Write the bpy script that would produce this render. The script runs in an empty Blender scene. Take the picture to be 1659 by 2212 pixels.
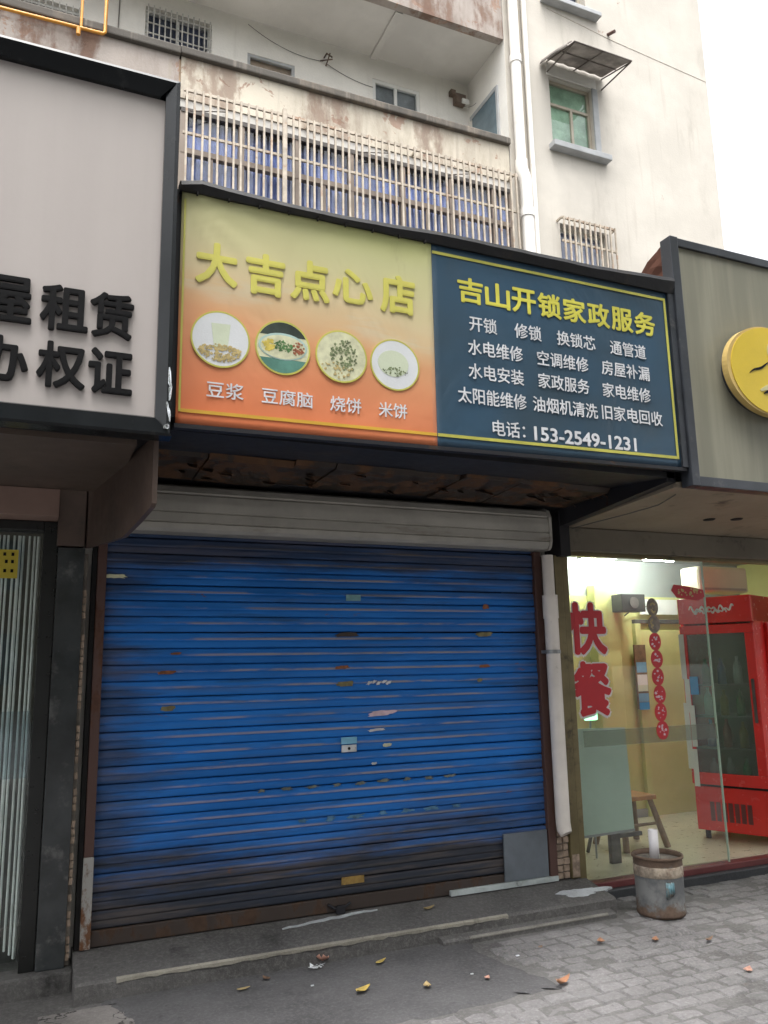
import bpy, bmesh, math, random
from mathutils import Vector, Matrix
random.seed(7)
R = math.radians
sc = bpy.context.scene
COL = sc.collection

# ------------------------------------------------------------------ camera, sky, sun, exposure
cam = bpy.data.cameras.new('camera')
cam.sensor_fit = 'VERTICAL'
cam.sensor_height = 36.0
cam.lens = 36.0 * 1750.0 / 2212.0
cam.clip_start = 0.05
cam.clip_end = 2000.0
camo = bpy.data.objects.new('camera', cam)
COL.objects.link(camo)
right = Vector((0.91634944, -0.39990763, -0.01943192))
up = Vector((-0.05779863, -0.18015335, 0.98193894))
fwd = Vector((0.3961856, 0.89867606, 0.18819754))
camo.matrix_world = Matrix(((right.x, up.x, -fwd.x, 0.0), (right.y, up.y, -fwd.y, 0.0),
                            (right.z, up.z, -fwd.z, 1.55), (0, 0, 0, 1)))
sc.camera = camo

SUN_EL, SUN_AZ = 74.0, 205.0           # compass-like: 180 = from behind the camera (-Y), >180 from its left
world = bpy.data.worlds.new('World')
sc.world = world
world.use_nodes = True
wn = world.node_tree
wn.nodes.clear()
sky = wn.nodes.new('ShaderNodeTexSky')
sky.sky_type = 'NISHITA'
sky.sun_disc = False
sky.sun_elevation = R(SUN_EL)
sky.sun_rotation = R(SUN_AZ)
sky.air_density = 1.0
sky.dust_density = 7.0
sky.ozone_density = 1.0
hs = wn.nodes.new('ShaderNodeHueSaturation')
hs.inputs['Saturation'].default_value = 0.12      # overcast: a grey-white sky
wn.links.new(sky.outputs[0], hs.inputs['Color'])
bg = wn.nodes.new('ShaderNodeBackground')
bg.inputs['Strength'].default_value = 0.15
wn.links.new(hs.outputs[0], bg.inputs['Color'])
wo = wn.nodes.new('ShaderNodeOutputWorld')
wn.links.new(bg.outputs[0], wo.inputs['Surface'])

sun = bpy.data.lights.new('sun', 'SUN')
sun.energy = 0.5
sun.angle = R(40)
sun.color = (1.0, 0.95, 0.88)
suno = bpy.data.objects.new('sun', sun)
COL.objects.link(suno)
az = R(SUN_AZ)
sdir = Vector((math.sin(az) * math.cos(R(SUN_EL)), math.cos(az) * math.cos(R(SUN_EL)), math.sin(R(SUN_EL))))
suno.rotation_euler = sdir.to_track_quat('Z', 'Y').to_euler()
suno.location = (-6, -12, 16)

sc.view_settings.view_transform = 'Standard'
sc.view_settings.look = 'None'
sc.view_settings.gamma = 1.0
sc.view_settings.use_curve_mapping = False
sc.view_settings.exposure = 1.85
sc.render.engine = 'CYCLES'
sc.cycles.max_bounces = 6
sc.cycles.transparent_max_bounces = 10
try:
    sc.cycles.use_denoising = True
except Exception:
    pass

# ------------------------------------------------------------------ materials
class NT:
    """tiny helper round a material's node tree"""
    def __init__(s, name):
        s.m = bpy.data.materials.new(name)
        s.m.use_nodes = True
        s.t = s.m.node_tree
        s.t.nodes.clear()
        s.out = s.t.nodes.new('ShaderNodeOutputMaterial')
        s.g = s.t.nodes.new('ShaderNodeNewGeometry')
        s.pos = s.g.outputs['Position']
        s.tc = None
    def obj(s):
        if s.tc is None:
            s.tc = s.t.nodes.new('ShaderNodeTexCoord')
        return s.tc.outputs['Object']
    def n(s, typ, **kw):
        nd = s.t.nodes.new(typ)
        for k, v in kw.items():
            setattr(nd, k, v)
        return nd
    def lk(s, a, b):
        s.t.links.new(a, b)
    def setin(s, sock, v):
        if hasattr(v, 'is_output') or isinstance(v, bpy.types.NodeSocket):
            s.lk(v, sock)
        else:
            if isinstance(v, (tuple, list)) and len(v) == 3 and sock.type == 'RGBA':
                v = (*v, 1.0)
            sock.default_value = v
    def scale(s, vec, st):
        mp = s.n('ShaderNodeMapping')
        mp.inputs['Scale'].default_value = st
        s.lk(vec, mp.inputs['Vector'])
        return mp.outputs[0]
    def noise(s, scale=5, detail=4, rough=0.55, stretch=None, vec=None, dist=0.0, off=0.0):
        v = vec if vec is not None else s.pos
        if stretch or off:
            mp = s.n('ShaderNodeMapping')
            mp.inputs['Scale'].default_value = stretch or (1, 1, 1)
            mp.inputs['Location'].default_value = (off, off * 1.7, off * 0.6)
            s.lk(v, mp.inputs['Vector'])
            v = mp.outputs[0]
        nd = s.n('ShaderNodeTexNoise')
        nd.inputs['Scale'].default_value = scale
        nd.inputs['Detail'].default_value = detail
        nd.inputs['Roughness'].default_value = rough
        nd.inputs['Distortion'].default_value = dist
        s.lk(v, nd.inputs['Vector'])
        return nd.outputs[0]
    def voro(s, scale=5, feature='F1', vec=None):
        nd = s.n('ShaderNodeTexVoronoi')
        nd.feature = feature
        nd.inputs['Scale'].default_value = scale
        s.lk(vec if vec is not None else s.pos, nd.inputs['Vector'])
        return nd.outputs[0]
    def ss(s, v, lo, hi):
        """smoothstep 0..1 of v between lo and hi (lo may exceed hi)"""
        nd = s.n('ShaderNodeMapRange')
        nd.interpolation_type = 'SMOOTHSTEP'
        inv = lo > hi
        a, b = (hi, lo) if inv else (lo, hi)
        s.setin(nd.inputs['Value'], v)
        nd.inputs['From Min'].default_value = a
        nd.inputs['From Max'].default_value = b
        nd.inputs['To Min'].default_value = 1.0 if inv else 0.0
        nd.inputs['To Max'].default_value = 0.0 if inv else 1.0
        return nd.outputs[0]
    def ma(s, op, a, b=0.5, c=None):
        nd = s.n('ShaderNodeMath', operation=op)
        s.setin(nd.inputs[0], a)
        s.setin(nd.inputs[1], b)
        if c is not None:
            s.setin(nd.inputs[2], c)
        return nd.outputs[0]
    def mul(s, a, b):
        return s.ma('MULTIPLY', a, b)
    def add(s, a, b):
        return s.ma('ADD', a, b)
    def mx(s, a, b):
        return s.ma('MAXIMUM', a, b)
    def mix(s, f, a, b):
        nd = s.n('ShaderNodeMix', data_type='RGBA')
        s.setin(nd.inputs[0], f)
        s.setin(nd.inputs[6], a)
        s.setin(nd.inputs[7], b)
        return nd.outputs[2]
    def xyz(s, v=None):
        nd = s.n('ShaderNodeSeparateXYZ')
        s.lk(v if v is not None else s.pos, nd.inputs[0])
        return nd.outputs
    def ramp(s, f, stops):
        nd = s.n('ShaderNodeValToRGB')
        cr = nd.color_ramp
        while len(cr.elements) < len(stops):
            cr.elements.new(0.5)
        for e, (p, c) in zip(cr.elements, stops):
            e.position = p
            e.color = (*c, 1)
        s.lk(f, nd.inputs[0])
        return nd.outputs[0]
    def bsdf(s, color, rough=0.6, metal=0.0, spec=0.5, bump=None, bstr=0.3, bdist=0.01, coat=0.0):
        b = s.n('ShaderNodeBsdfPrincipled')
        s.setin(b.inputs['Base Color'], color)
        s.setin(b.inputs['Roughness'], rough)
        s.setin(b.inputs['Metallic'], metal)
        b.inputs['Specular IOR Level'].default_value = spec
        b.inputs['Coat Weight'].default_value = coat
        if bump is not None:
            bp = s.n('ShaderNodeBump')
            bp.inputs['Strength'].default_value = bstr
            bp.inputs['Distance'].default_value = bdist
            s.lk(bump, bp.inputs['Height'])
            s.lk(bp.outputs[0], b.inputs['Normal'])
        s.lk(b.outputs[0], s.out.inputs['Surface'])
        return b

MAT = {}
def simple(name, col, rough=0.6, metal=0.0, var=0.18, vs=3.0, bump=0.15, bs=80, spec=0.5, dirt=None, dcol=(0.03, 0.026, 0.022), ds=4, dst=None, coat=0.0, bdist=0.004):
    t = NT(name)
    n1 = t.noise(vs, 5, 0.6)
    dark = tuple(c * (1 - var) for c in col)
    lite = tuple(min(1, c * (1 + var)) for c in col)
    c = t.mix(t.ss(n1, 0.3, 0.7), dark, lite)
    if dirt:
        n2 = t.noise(ds, 7, 0.68, stretch=dst, off=3.1)
        c = t.mix(t.mul(t.ss(n2, 0.62 - dirt * 0.25, 0.78 - dirt * 0.2), 0.85), c, dcol)
    nr = t.noise(vs * 6, 3, 0.6, off=1.3)
    rr = t.add(t.mul(nr, 0.18), rough - 0.09)
    b = t.noise(bs, 4, 0.6)
    t.bsdf(c, rr, metal, spec, bump=b if bump else None, bstr=bump, bdist=bdist, coat=coat)
    MAT[name] = t.m
    return t.m

# --- plaster of the apartment block (stains and peeled paint have shapes of their own)
def plaster(name, base, stain=0.5, peel=0.3, streak=0.4, runs=0.0, scol=(0.30, 0.245, 0.19)):
    t = NT(name)
    x, y, z = t.xyz()
    big = t.noise(0.9, 6, 0.62)
    c = t.mix(t.ss(big, 0.35, 0.7), tuple(v * 0.86 for v in base), base)
    st = t.noise(1.6, 8, 0.7, stretch=(1, 1, 0.28), off=5)
    c = t.mix(t.mul(t.ss(st, 0.66 - 0.16 * stain, 0.8), 0.75 * min(1, stain * 1.5)), c, scol)
    dr = t.noise(7, 6, 0.6, stretch=(1, 1, 0.06), off=9)
    c = t.mix(t.mul(t.ss(dr, 0.56, 0.74), streak), c, (0.33, 0.29, 0.245))
    pl = t.noise(2.3, 9, 0.66, off=14, dist=0.6)
    pm = t.ss(pl, 0.70 - 0.12 * peel, 0.715 - 0.12 * peel)
    pc = t.mix(t.noise(9, 4), (0.25, 0.13, 0.085), (0.40, 0.31, 0.25))
    c = t.mix(t.mul(pm, 0.85 if peel > 0 else 0.0), c, pc)
    if runs:      # broad dark red-brown runs of old rain water
        rn = t.noise(1.25, 5, 0.55, stretch=(1, 1, 0.10), off=27)
        rb = t.noise(6, 6, 0.7, stretch=(1, 1, 0.5), off=33)
        rm = t.mul(t.ss(t.add(rn, t.mul(t.add(rb, -0.5), 0.3)), 0.60 - 0.10 * runs, 0.70 - 0.09 * runs), runs)
        c = t.mix(t.mul(rm, 0.8), c, t.mix(rb, (0.09, 0.05, 0.035), (0.24, 0.15, 0.11)))
    h = t.add(t.mul(t.noise(30, 5, 0.65), 0.5), t.mul(pm, -0.6))
    t.bsdf(c, 0.9, spec=0.25, bump=h, bstr=0.35, bdist=0.02)
    MAT[name] = t.m
plaster('plaster_white', (0.555, 0.52, 0.462), 0.85, 0.2, 0.3, 0.0, (0.33, 0.30, 0.26))
plaster('plaster_clean', (0.80, 0.775, 0.72), 0.18, 0.0, 0.12)
plaster('plaster_stained', (0.57, 0.52, 0.43), 1.3, 0.9, 0.8, 0.85, (0.20, 0.155, 0.115))
plaster('plaster_red_stained', (0.40, 0.355, 0.32), 1.6, 1.0, 0.9, 1.15, (0.15, 0.11, 0.085))
plaster('concrete_coping', (0.105, 0.096, 0.085), 0.9, 0.1, 0.5)
plaster('slab_underside', (0.64, 0.62, 0.58), 0.3, 0.05, 0.05)

# --- blue roller shutter: worn ridges, grime, rust specks
def shutter_blue():
    t = NT('shutter_blue')
    x, y, z = t.xyz()
    ox, oy, oz = t.xyz(t.obj())
    n = t.noise(2.2, 5, 0.6, stretch=(0.5, 1, 2.2))
    c = t.mix(t.ss(n, 0.3, 0.72), (0.012, 0.135, 0.46), (0.018, 0.195, 0.64))
    # chalky film on the ridges
    rid = t.mul(t.ss(oz, -0.001, 0.003), t.ss(oz, 0.019, 0.008))
    wn_ = t.noise(1.7, 7, 0.66, stretch=(1, 1, 7.5), off=2)
    hand = t.mul(t.ss(t.add(x, t.mul(t.add(wn_, -0.5), 1.2)), 0.62, 0.95), t.ss(t.add(x, t.mul(t.add(wn_, -0.5), 1.0)), 3.05, 2.70))
    wear = t.mul(rid, t.add(t.mul(t.ss(wn_, 0.40, 0.58), 0.35), t.mul(hand, t.ss(wn_, 0.39, 0.56))))
    c = t.mix(t.ma('MINIMUM', t.mul(wear, 0.75), 0.8), c, t.mix(t.ss(t.noise(0.8, 3, 0.5, off=61), 0.4, 0.6), (0.31, 0.30, 0.38), (0.36, 0.32, 0.29)))
    band = t.noise(2.6, 6, 0.6, stretch=(0.35, 1, 11), off=21)
    c = t.mix(t.mul(t.ss(band, 0.50, 0.70), 0.5), c, (0.085, 0.15, 0.30))
    dk = t.noise(2.2, 7, 0.66, stretch=(0.45, 1, 9), off=51)
    c = t.mix(t.mul(t.ss(dk, 0.56, 0.70), 0.55), c, (0.022, 0.060, 0.13))
    # black grime on low slats and left edge; topmost slats darker too; ragged borders
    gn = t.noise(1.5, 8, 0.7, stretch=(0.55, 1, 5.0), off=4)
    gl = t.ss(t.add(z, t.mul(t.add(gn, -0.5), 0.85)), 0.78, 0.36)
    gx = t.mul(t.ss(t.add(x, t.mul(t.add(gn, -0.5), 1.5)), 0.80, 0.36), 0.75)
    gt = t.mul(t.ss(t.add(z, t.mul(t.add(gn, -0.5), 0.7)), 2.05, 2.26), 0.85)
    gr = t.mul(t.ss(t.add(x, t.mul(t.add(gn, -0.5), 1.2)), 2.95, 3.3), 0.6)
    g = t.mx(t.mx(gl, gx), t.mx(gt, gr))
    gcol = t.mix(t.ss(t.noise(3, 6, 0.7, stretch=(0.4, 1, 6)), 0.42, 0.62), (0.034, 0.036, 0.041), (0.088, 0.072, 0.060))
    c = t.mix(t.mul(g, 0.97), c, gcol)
    # rust
    rn = t.noise(6.5, 6, 0.62, stretch=(0.5, 1, 1.6), off=31)
    rm = t.ss(rn, 0.70, 0.745)
    c = t.mix(t.mul(rm, 0.85), c, (0.21, 0.085, 0.028))
    sc_ = t.noise(14, 5, 0.7, stretch=(0.35, 1, 3), off=41)
    c = t.mix(t.mul(t.ss(sc_, 0.72, 0.76), 0.5), c, (0.34, 0.33, 0.33))
    bmp = t.add(t.noise(18, 5, 0.6, stretch=(0.3, 1, 1)), t.mul(t.noise(3.2, 2, 0.5, off=71), 5.0))
    t.bsdf(c, t.add(0.56, t.mul(g, 0.25)), spec=0.28, bump=bmp, bstr=0.15, bdist=0.006)
    MAT['shutter_blue'] = t.m
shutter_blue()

# --- rusty painted steel
def rusty(name, paint, amount=0.5, rust=(0.16, 0.065, 0.03)):
    t = NT(name)
    n = t.noise(5, 8, 0.7, stretch=(1, 1, 0.5))
    m = t.ss(n, 0.66 - amount * 0.3, 0.72 - amount * 0.28)
    rc = t.mix(t.noise(22, 5, 0.7), tuple(v * 0.35 for v in rust), tuple(min(1, v * 1.7) for v in rust))
    c = t.mix(m, paint, rc)
    t.bsdf(c, t.add(0.45, t.mul(m, 0.4)), spec=0.35, bump=t.add(n, t.mul(m, -0.4)), bstr=0.4, bdist=0.006)
    MAT[name] = t.m
rusty('jamb_rust', (0.10, 0.055, 0.046), 0.45, (0.10, 0.048, 0.032))
rusty('jamb_grey', (0.36, 0.35, 0.33), 0.72, (0.15, 0.07, 0.035))
rusty('bottom_bar', (0.060, 0.046, 0.040), 0.55, (0.075, 0.045, 0.030))
rusty('rust_board', (0.030, 0.020, 0.014), 0.62, (0.10, 0.050, 0.024))
rusty('dark_steel', (0.022, 0.022, 0.026), 0.25, (0.05, 0.028, 0.018))
def bucket_mat():
    t = NT('bucket_rust')
    x, y, z = t.xyz()
    n = t.noise(9, 7, 0.7)
    d = t.ma('ABSOLUTE', t.add(z, -0.17), 0)
    m = t.ss(t.add(t.mul(d, 3.2), t.mul(t.add(n, -0.5), 1.1)), 0.22, 0.42)
    rc = t.mix(t.noise(30, 5, 0.7), (0.055, 0.036, 0.028), (0.21, 0.145, 0.105))
    pc = t.mix(t.ss(t.noise(6, 6, 0.65, off=3), 0.40, 0.62), (0.115, 0.12, 0.125), (0.215, 0.218, 0.215))
    c = t.mix(m, pc, rc)
    t.bsdf(c, t.add(0.45, t.mul(m, 0.4)), spec=0.35, bump=t.add(n, t.mul(m, -0.4)), bstr=0.5, bdist=0.006)
    MAT['bucket_rust'] = t.m
bucket_mat()

# --- pavement / concrete / asphalt
def ground_mat(name, base, fleck=0.25, scale=1.0, rough=0.85, bstr=0.5, crack=False, stain=0.5, tint=False):
    t = NT(name)
    a = t.noise(1.3 * scale, 7, 0.65)
    c = t.mix(t.ss(a, 0.3, 0.72), tuple(v * 0.62 for v in base), tuple(v * 1.22 for v in base))
    f = t.noise(55 * scale, 4, 0.75)
    c = t.mix(t.mul(t.ss(f, 0.42, 0.72), fleck), c, tuple(min(1, v * 2.0) for v in base))
    f2 = t.noise(26 * scale, 5, 0.75, off=4)
    c = t.mix(t.mul(t.ss(f2, 0.55, 0.75), 0.55), c, tuple(v * 0.4 for v in base))
    s = t.noise(3.1, 8, 0.7, off=11)
    c = t.mix(t.mul(t.ss(s, 0.55, 0.72), stain), c, (0.032, 0.031, 0.031))
    h = t.add(t.mul(f, 0.6), t.mul(f2, 0.8))
    if tint:      # every block a slightly different stone
        oi = t.n('ShaderNodeObjectInfo')
        c = t.mix(t.mul(oi.outputs['Random'], 0.4), c, (0.14, 0.136, 0.134))
    if crack:
        vn = t.n('ShaderNodeVectorMath', operation='ADD')
        t.lk(t.pos, vn.inputs[0])
        nz = t.n('ShaderNodeTexNoise')
        nz.inputs['Scale'].default_value = 5
        nz.inputs['Detail'].default_value = 5
        sv = t.n('ShaderNodeVectorMath', operation='SCALE')
        t.lk(nz.outputs[1], sv.inputs[0])
        sv.inputs['Scale'].default_value = 0.35
        t.lk(sv.outputs[0], vn.inputs[1])
        v = t.voro(2.1, 'DISTANCE_TO_EDGE', vn.outputs[0])
        cm = t.ss(v, 0.022, 0.008)
        c = t.mix(t.mul(cm, 0.8), c, (0.02, 0.019, 0.018))
        h = t.add(h, t.mul(cm, -2.0))
    t.bsdf(c, rough, spec=0.3, bump=h, bstr=bstr, bdist=0.008)
    MAT[name] = t.m
ground_mat('paver_grey', (0.195, 0.188, 0.188), 0.45, stain=0.6, tint=True, bstr=0.9)
ground_mat('joint_dirt', (0.128, 0.123, 0.120), 0.4, bstr=0.9)
ground_mat('ramp_cement', (0.088, 0.086, 0.088), 0.4, 1.0, 0.9, 0.6, stain=0.4)
ground_mat('step_cement', (0.115, 0.111, 0.108), 0.5, 1.0, 0.8, 1.0, stain=1.0)
ground_mat('old_slab', (0.21, 0.195, 0.185), 0.25, 1.0, 0.85, 0.7, crack=True, stain=0.5)
ground_mat('asphalt', (0.06, 0.06, 0.062), 0.3)
ground_mat('roof_felt', (0.10, 0.10, 0.10), 0.2)
ground_mat('nosing_cream', (0.33, 0.31, 0.26), 0.2, 2.0, 0.6, 0.3, stain=0.8)
ground_mat('ledge_grey', (0.20, 0.19, 0.17), 0.3, 2.0, 0.7, 0.5, stain=0.9)
ground_mat('dark_stone', (0.052, 0.055, 0.06), 0.3, 1.5, 0.45, 0.2, stain=0.4)
ground_mat('spill_white', (0.50, 0.53, 0.56), 0.2, 1.5, 0.55, 0.3, stain=0.6)

# --- printed banner: the print itself runs from yellow-green to orange with a pale cloud band
def banner_orange():
    t = NT('banner_orange')
    x, y, z = t.xyz()
    n = t.noise(1.9, 3, 0.5, stretch=(1, 1, 1.6))
    u = t.add(t.ma('DIVIDE', t.add(z, -2.64), 1.15), t.mul(t.add(n, -0.5), 0.16))
    u = t.add(u, t.mul(t.add(x, -1.2), 0.10))
    c = t.ramp(u, [(0.0, (0.72, 0.205, 0.085)), (0.20, (0.69, 0.245, 0.115)), (0.42, (0.67, 0.345, 0.175)),
                   (0.54, (0.66, 0.47, 0.265)), (0.62, (0.65, 0.53, 0.32)), (0.76, (0.60, 0.555, 0.31)), (0.90, (0.58, 0.57, 0.30)), (1.0, (0.58, 0.60, 0.26))])
    cl = t.noise(2.4, 4, 0.6, stretch=(0.7, 1, 3), off=8)
    cb = t.mul(t.ss(cl, 0.52, 0.7), t.mul(t.ss(u, 0.42, 0.58), t.ss(u, 0.78, 0.6)))
    c = t.mix(t.mul(cb, 0.75), c, (0.62, 0.56, 0.40))
    d = t.noise(4, 7, 0.7, stretch=(1, 1, 0.3), off=2)
    c = t.mix(t.mul(t.ss(d, 0.6, 0.8), 0.25), c, (0.22, 0.15, 0.09))
    wr = t.noise(1.4, 3, 0.5, stretch=(1.3, 1, 0.8), dist=1.2)
    t.bsdf(c, 0.42, spec=0.4, bump=wr, bstr=0.35, bdist=0.04)
    MAT['banner_orange'] = t.m
def banner_blue():
    t = NT('banner_blue')
    n = t.noise(1.1, 4, 0.5)
    c = t.mix(t.ss(n, 0.3, 0.7), (0.040, 0.066, 0.088), (0.036, 0.086, 0.145))
    d = t.noise(5, 7, 0.7, stretch=(1, 1, 0.3), off=2)
    c = t.mix(t.mul(t.ss(d, 0.55, 0.8), 0.3), c, (0.07, 0.085, 0.10))
    wr = t.noise(1.3, 3, 0.5, stretch=(1.2, 1, 0.8), dist=1.5)
    t.bsdf(c, 0.36, spec=0.45, bump=wr, bstr=0.35, bdist=0.04)
    MAT['banner_blue'] = t.m
banner_orange()
banner_blue()

def streaked(name, base, dark, rough=0.5):
    t = NT(name)
    n = t.noise(5.5, 6, 0.6, stretch=(1, 1, 0.06))
    c = t.mix(t.ss(n, 0.36, 0.66), dark, base)
    n2 = t.noise(2.0, 6, 0.65)
    c = t.mix(t.mul(t.ss(n2, 0.5, 0.75), 0.35), c, dark)
    t.bsdf(c, rough, spec=0.4, bump=t.noise(60, 3), bstr=0.08, bdist=0.003)
    MAT[name] = t.m
streaked('panel_olive', (0.285, 0.275, 0.210), (0.20, 0.195, 0.148))
streaked('panel_grey', (0.52, 0.475, 0.455), (0.50, 0.455, 0.437), 0.38)

def glass(name, tint=(0.93, 0.97, 0.95), refl=1.0, rough=0.01):
    t = NT(name)
    tr = t.n('ShaderNodeBsdfTransparent')
    tr.inputs[0].default_value = (*tint, 1)
    gl = t.n('ShaderNodeBsdfGlossy')
    gl.inputs['Roughness'].default_value = rough
    lw_ = t.n('ShaderNodeLayerWeight')
    lw_.inputs['Blend'].default_value = 0.5
    fres = t.add(t.mul(t.ma('POWER', lw_.outputs['Facing'], 5.0), 0.96), 0.04)   # Schlick, the same from either side
    ms = t.n('ShaderNodeMixShader')
    smear = t.ss(t.noise(3.5, 6, 0.65, stretch=(1, 1, 0.5)), 0.35, 0.8)
    t.lk(t.mul(fres, t.add(refl * 0.9, t.mul(smear, 0.2 * refl))), ms.inputs[0])
    t.lk(tr.outputs[0], ms.inputs[1])
    t.lk(gl.outputs[0], ms.inputs[2])
    t.lk(ms.outputs[0], t.out.inputs['Surface'])
    MAT[name] = t.m
glass('shop_glass', (0.96, 0.985, 0.975), 1.5)
glass('house_glass', (0.95, 0.97, 0.99), 1.0)
glass('fridge_glass', (0.70, 0.80, 0.77), 3.0, 0.22)
glass('frost_film', (0.74, 0.76, 0.70), 2.5, 0.5)
glass('clear_film', (0.88, 0.93, 0.95), 2.2, 0.12)

def emit(name, col, strength):
    t = NT(name)
    e = t.n('ShaderNodeEmission')
    e.inputs[0].default_value = (*col, 1)
    e.inputs[1].default_value = strength
    t.lk(e.outputs[0], t.out.inputs['Surface'])
    MAT[name] = t.m
emit('tube_light', (0.94, 1.0, 0.95), 68.0)
emit('green_lamp', (0.30, 1.0, 0.45), 1.1)

def translucent_sheet(name, col, amt=0.45, rough=0.5):
    t = NT(name)
    n = t.noise(3, 6, 0.65)
    c = t.mix(t.ss(n, 0.35, 0.7), tuple(v * 0.6 for v in col), col)
    d = t.n('ShaderNodeBsdfDiffuse')
    tl = t.n('ShaderNodeBsdfTranslucent')
    t.lk(c, d.inputs[0])
    t.lk(c, tl.inputs[0])
    ms = t.n('ShaderNodeMixShader')
    ms.inputs[0].default_value = amt
    t.lk(d.outputs[0], ms.inputs[1])
    t.lk(tl.outputs[0], ms.inputs[2])
    t.lk(ms.outputs[0], t.out.inputs['Surface'])
    MAT[name] = t.m
translucent_sheet('awning_sheet', (0.36, 0.335, 0.31), 0.4)
translucent_sheet('curtain_blue', (0.25, 0.30, 0.56), 0.1)
translucent_sheet('curtain_grey', (0.36, 0.38, 0.38), 0.1)
translucent_sheet('curtain_pale', (0.50, 0.52, 0.66), 0.25)
translucent_sheet('green_film', (0.42, 0.60, 0.40), 0.05)
translucent_sheet('brown_tarp', (0.20, 0.10, 0.075), 0.15)

simple('black_gloss', (0.010, 0.012, 0.014), 0.20, 0.0, 0.3, 2, 0.05, 30, 0.32, dirt=0.15, dcol=(0.05, 0.05, 0.05))
simple('letter_black', (0.006, 0.006, 0.007), 0.6, 0, 0.2, spec=0.15)
simple('peeled_film', (0.62, 0.64, 0.66), 0.16, 0.75, 0.2, 8, 0.5, 30)
simple('brown_clad', (0.085, 0.058, 0.046), 0.5, 0, 0.2, 3, 0.1, 60, dirt=0.3, ds=2.5)
simple('brown_fascia', (0.30, 0.20, 0.165), 0.5, 0, 0.12, 3, 0.08, 60)
simple('soffit_brown', (0.115, 0.085, 0.068), 0.55, 0, 0.15, 2, 0.1, 60, dirt=0.2)
simple('granite_black', (0.030, 0.034, 0.036), 0.14, 0, 0.5, 3, 0.05, 100, 0.6, dirt=0.35, dcol=(0.12, 0.12, 0.12), ds=7)
simple('frame_black', (0.012, 0.013, 0.013), 0.3, 0, 0.3, 4, 0.05)
simple('blind_white', (0.84, 0.88, 0.87), 0.6, 0, 0.12, 6, 0.1, 40)
simple('dark_room', (0.055, 0.062, 0.058), 0.8)
simple('sticker_yellow', (0.52, 0.42, 0.045), 0.5, 0, 0.1)
simple('housing_grey', (0.40, 0.385, 0.345), 0.5, 0.1, 0.15, 3, 0.1, 60, dirt=0.32, dcol=(0.15, 0.12, 0.09), ds=2.4, dst=(0.5, 1, 3))
simple('patch_plate', (0.17, 0.195, 0.225), 0.5, 0.35, 0.12, 5, 0.1)
simple('strip_pale', (0.48, 0.53, 0.53), 0.5, 0, 0.2, 7, 0.2, dirt=0.3)
simple('sticker_mint', (0.22, 0.42, 0.44), 0.5, 0, 0.2, 14)
simple('sticker_sky', (0.22, 0.52, 0.72), 0.5, 0, 0.12, 14)
simple('sticker_white', (0.62, 0.64, 0.66), 0.6, 0, 0.2, 14, dirt=0.2, ds=20)
simple('sticker_pink', (0.74, 0.55, 0.60), 0.6, 0, 0.15, 14)
simple('sticker_ochre', (0.34, 0.215, 0.06), 0.6, 0, 0.25, 14, dirt=0.3, ds=16)
simple('paint_olive_chip', (0.20, 0.175, 0.085), 0.7, 0, 0.3, 20)
simple('chip_dull', (0.15, 0.17, 0.15), 0.7, 0, 0.4, 20)
simple('chip_blue', (0.09, 0.22, 0.36), 0.7, 0, 0.4, 20)
simple('rust_orange', (0.26, 0.10, 0.045), 0.8, 0, 0.4, 25)
simple('black_board', (0.014, 0.014, 0.017), 0.55, 0, 0.4, 3, 0.2, 40, dirt=0.25, dcol=(0.05, 0.032, 0.02), ds=3)
simple('title_yellow', (0.64, 0.60, 0.13), 0.42, 0, 0.08)
simple('print_yellow', (0.66, 0.62, 0.09), 0.42, 0, 0.1)
simple('print_line', (0.52, 0.50, 0.10), 0.42, 0, 0.15)
simple('print_line_orange', (0.68, 0.40, 0.05), 0.42, 0, 0.12)
simple('print_white', (0.70, 0.71, 0.74), 0.42, 0, 0.10, 9)
simple('food_white', (0.68, 0.70, 0.72), 0.42, 0, 0.05)
simple('food_cream', (0.62, 0.62, 0.42), 0.42, 0, 0.15, 20)
simple('food_milk', (0.60, 0.66, 0.50), 0.42, 0, 0.06)
simple('food_bean', (0.48, 0.38, 0.17), 0.42, 0, 0.3, 50)
simple('food_dark', (0.035, 0.05, 0.04), 0.42, 0, 0.4, 12)
simple('food_bowl', (0.10, 0.25, 0.20), 0.42, 0, 0.2, 10)
simple('food_rim', (0.40, 0.55, 0.52), 0.42, 0, 0.1, 10)
simple('food_green', (0.09, 0.20, 0.07), 0.42, 0, 0.4, 30)
simple('food_herb', (0.16, 0.20, 0.10), 0.42, 0, 0.4, 30)
simple('food_red', (0.30, 0.10, 0.05), 0.42, 0, 0.3, 30)
simple('food_yellow', (0.60, 0.48, 0.10), 0.42, 0, 0.2, 30)
simple('logo_yellow', (0.66, 0.48, 0.035), 0.38, 0, 0.06)
simple('logo_edge', (0.56, 0.40, 0.14), 0.4, 0, 0.2)
simple('logo_pale', (0.56, 0.52, 0.28), 0.4, 0, 0.1)
simple('slate_frame', (0.045, 0.050, 0.060), 0.35, 0.2, 0.25, 3, 0.1, dirt=0.2, dcol=(0.12, 0.12, 0.12), ds=9)
simple('soffit_beige', (0.27, 0.225, 0.165), 0.6, 0, 0.12, 2, 0.1, dirt=0.25)
simple('fascia_taupe', (0.165, 0.145, 0.11), 0.6, 0, 0.15, 2, 0.1, dirt=0.3)
simple('bronze_frame', (0.185, 0.15, 0.075), 0.45, 0.3, 0.2, 4, 0.1, dirt=0.3)
simple('pvc_white', (0.82, 0.76, 0.70), 0.42, 0, 0.08, 3, 0.05, dirt=0.12, dcol=(0.3, 0.25, 0.2))
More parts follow.
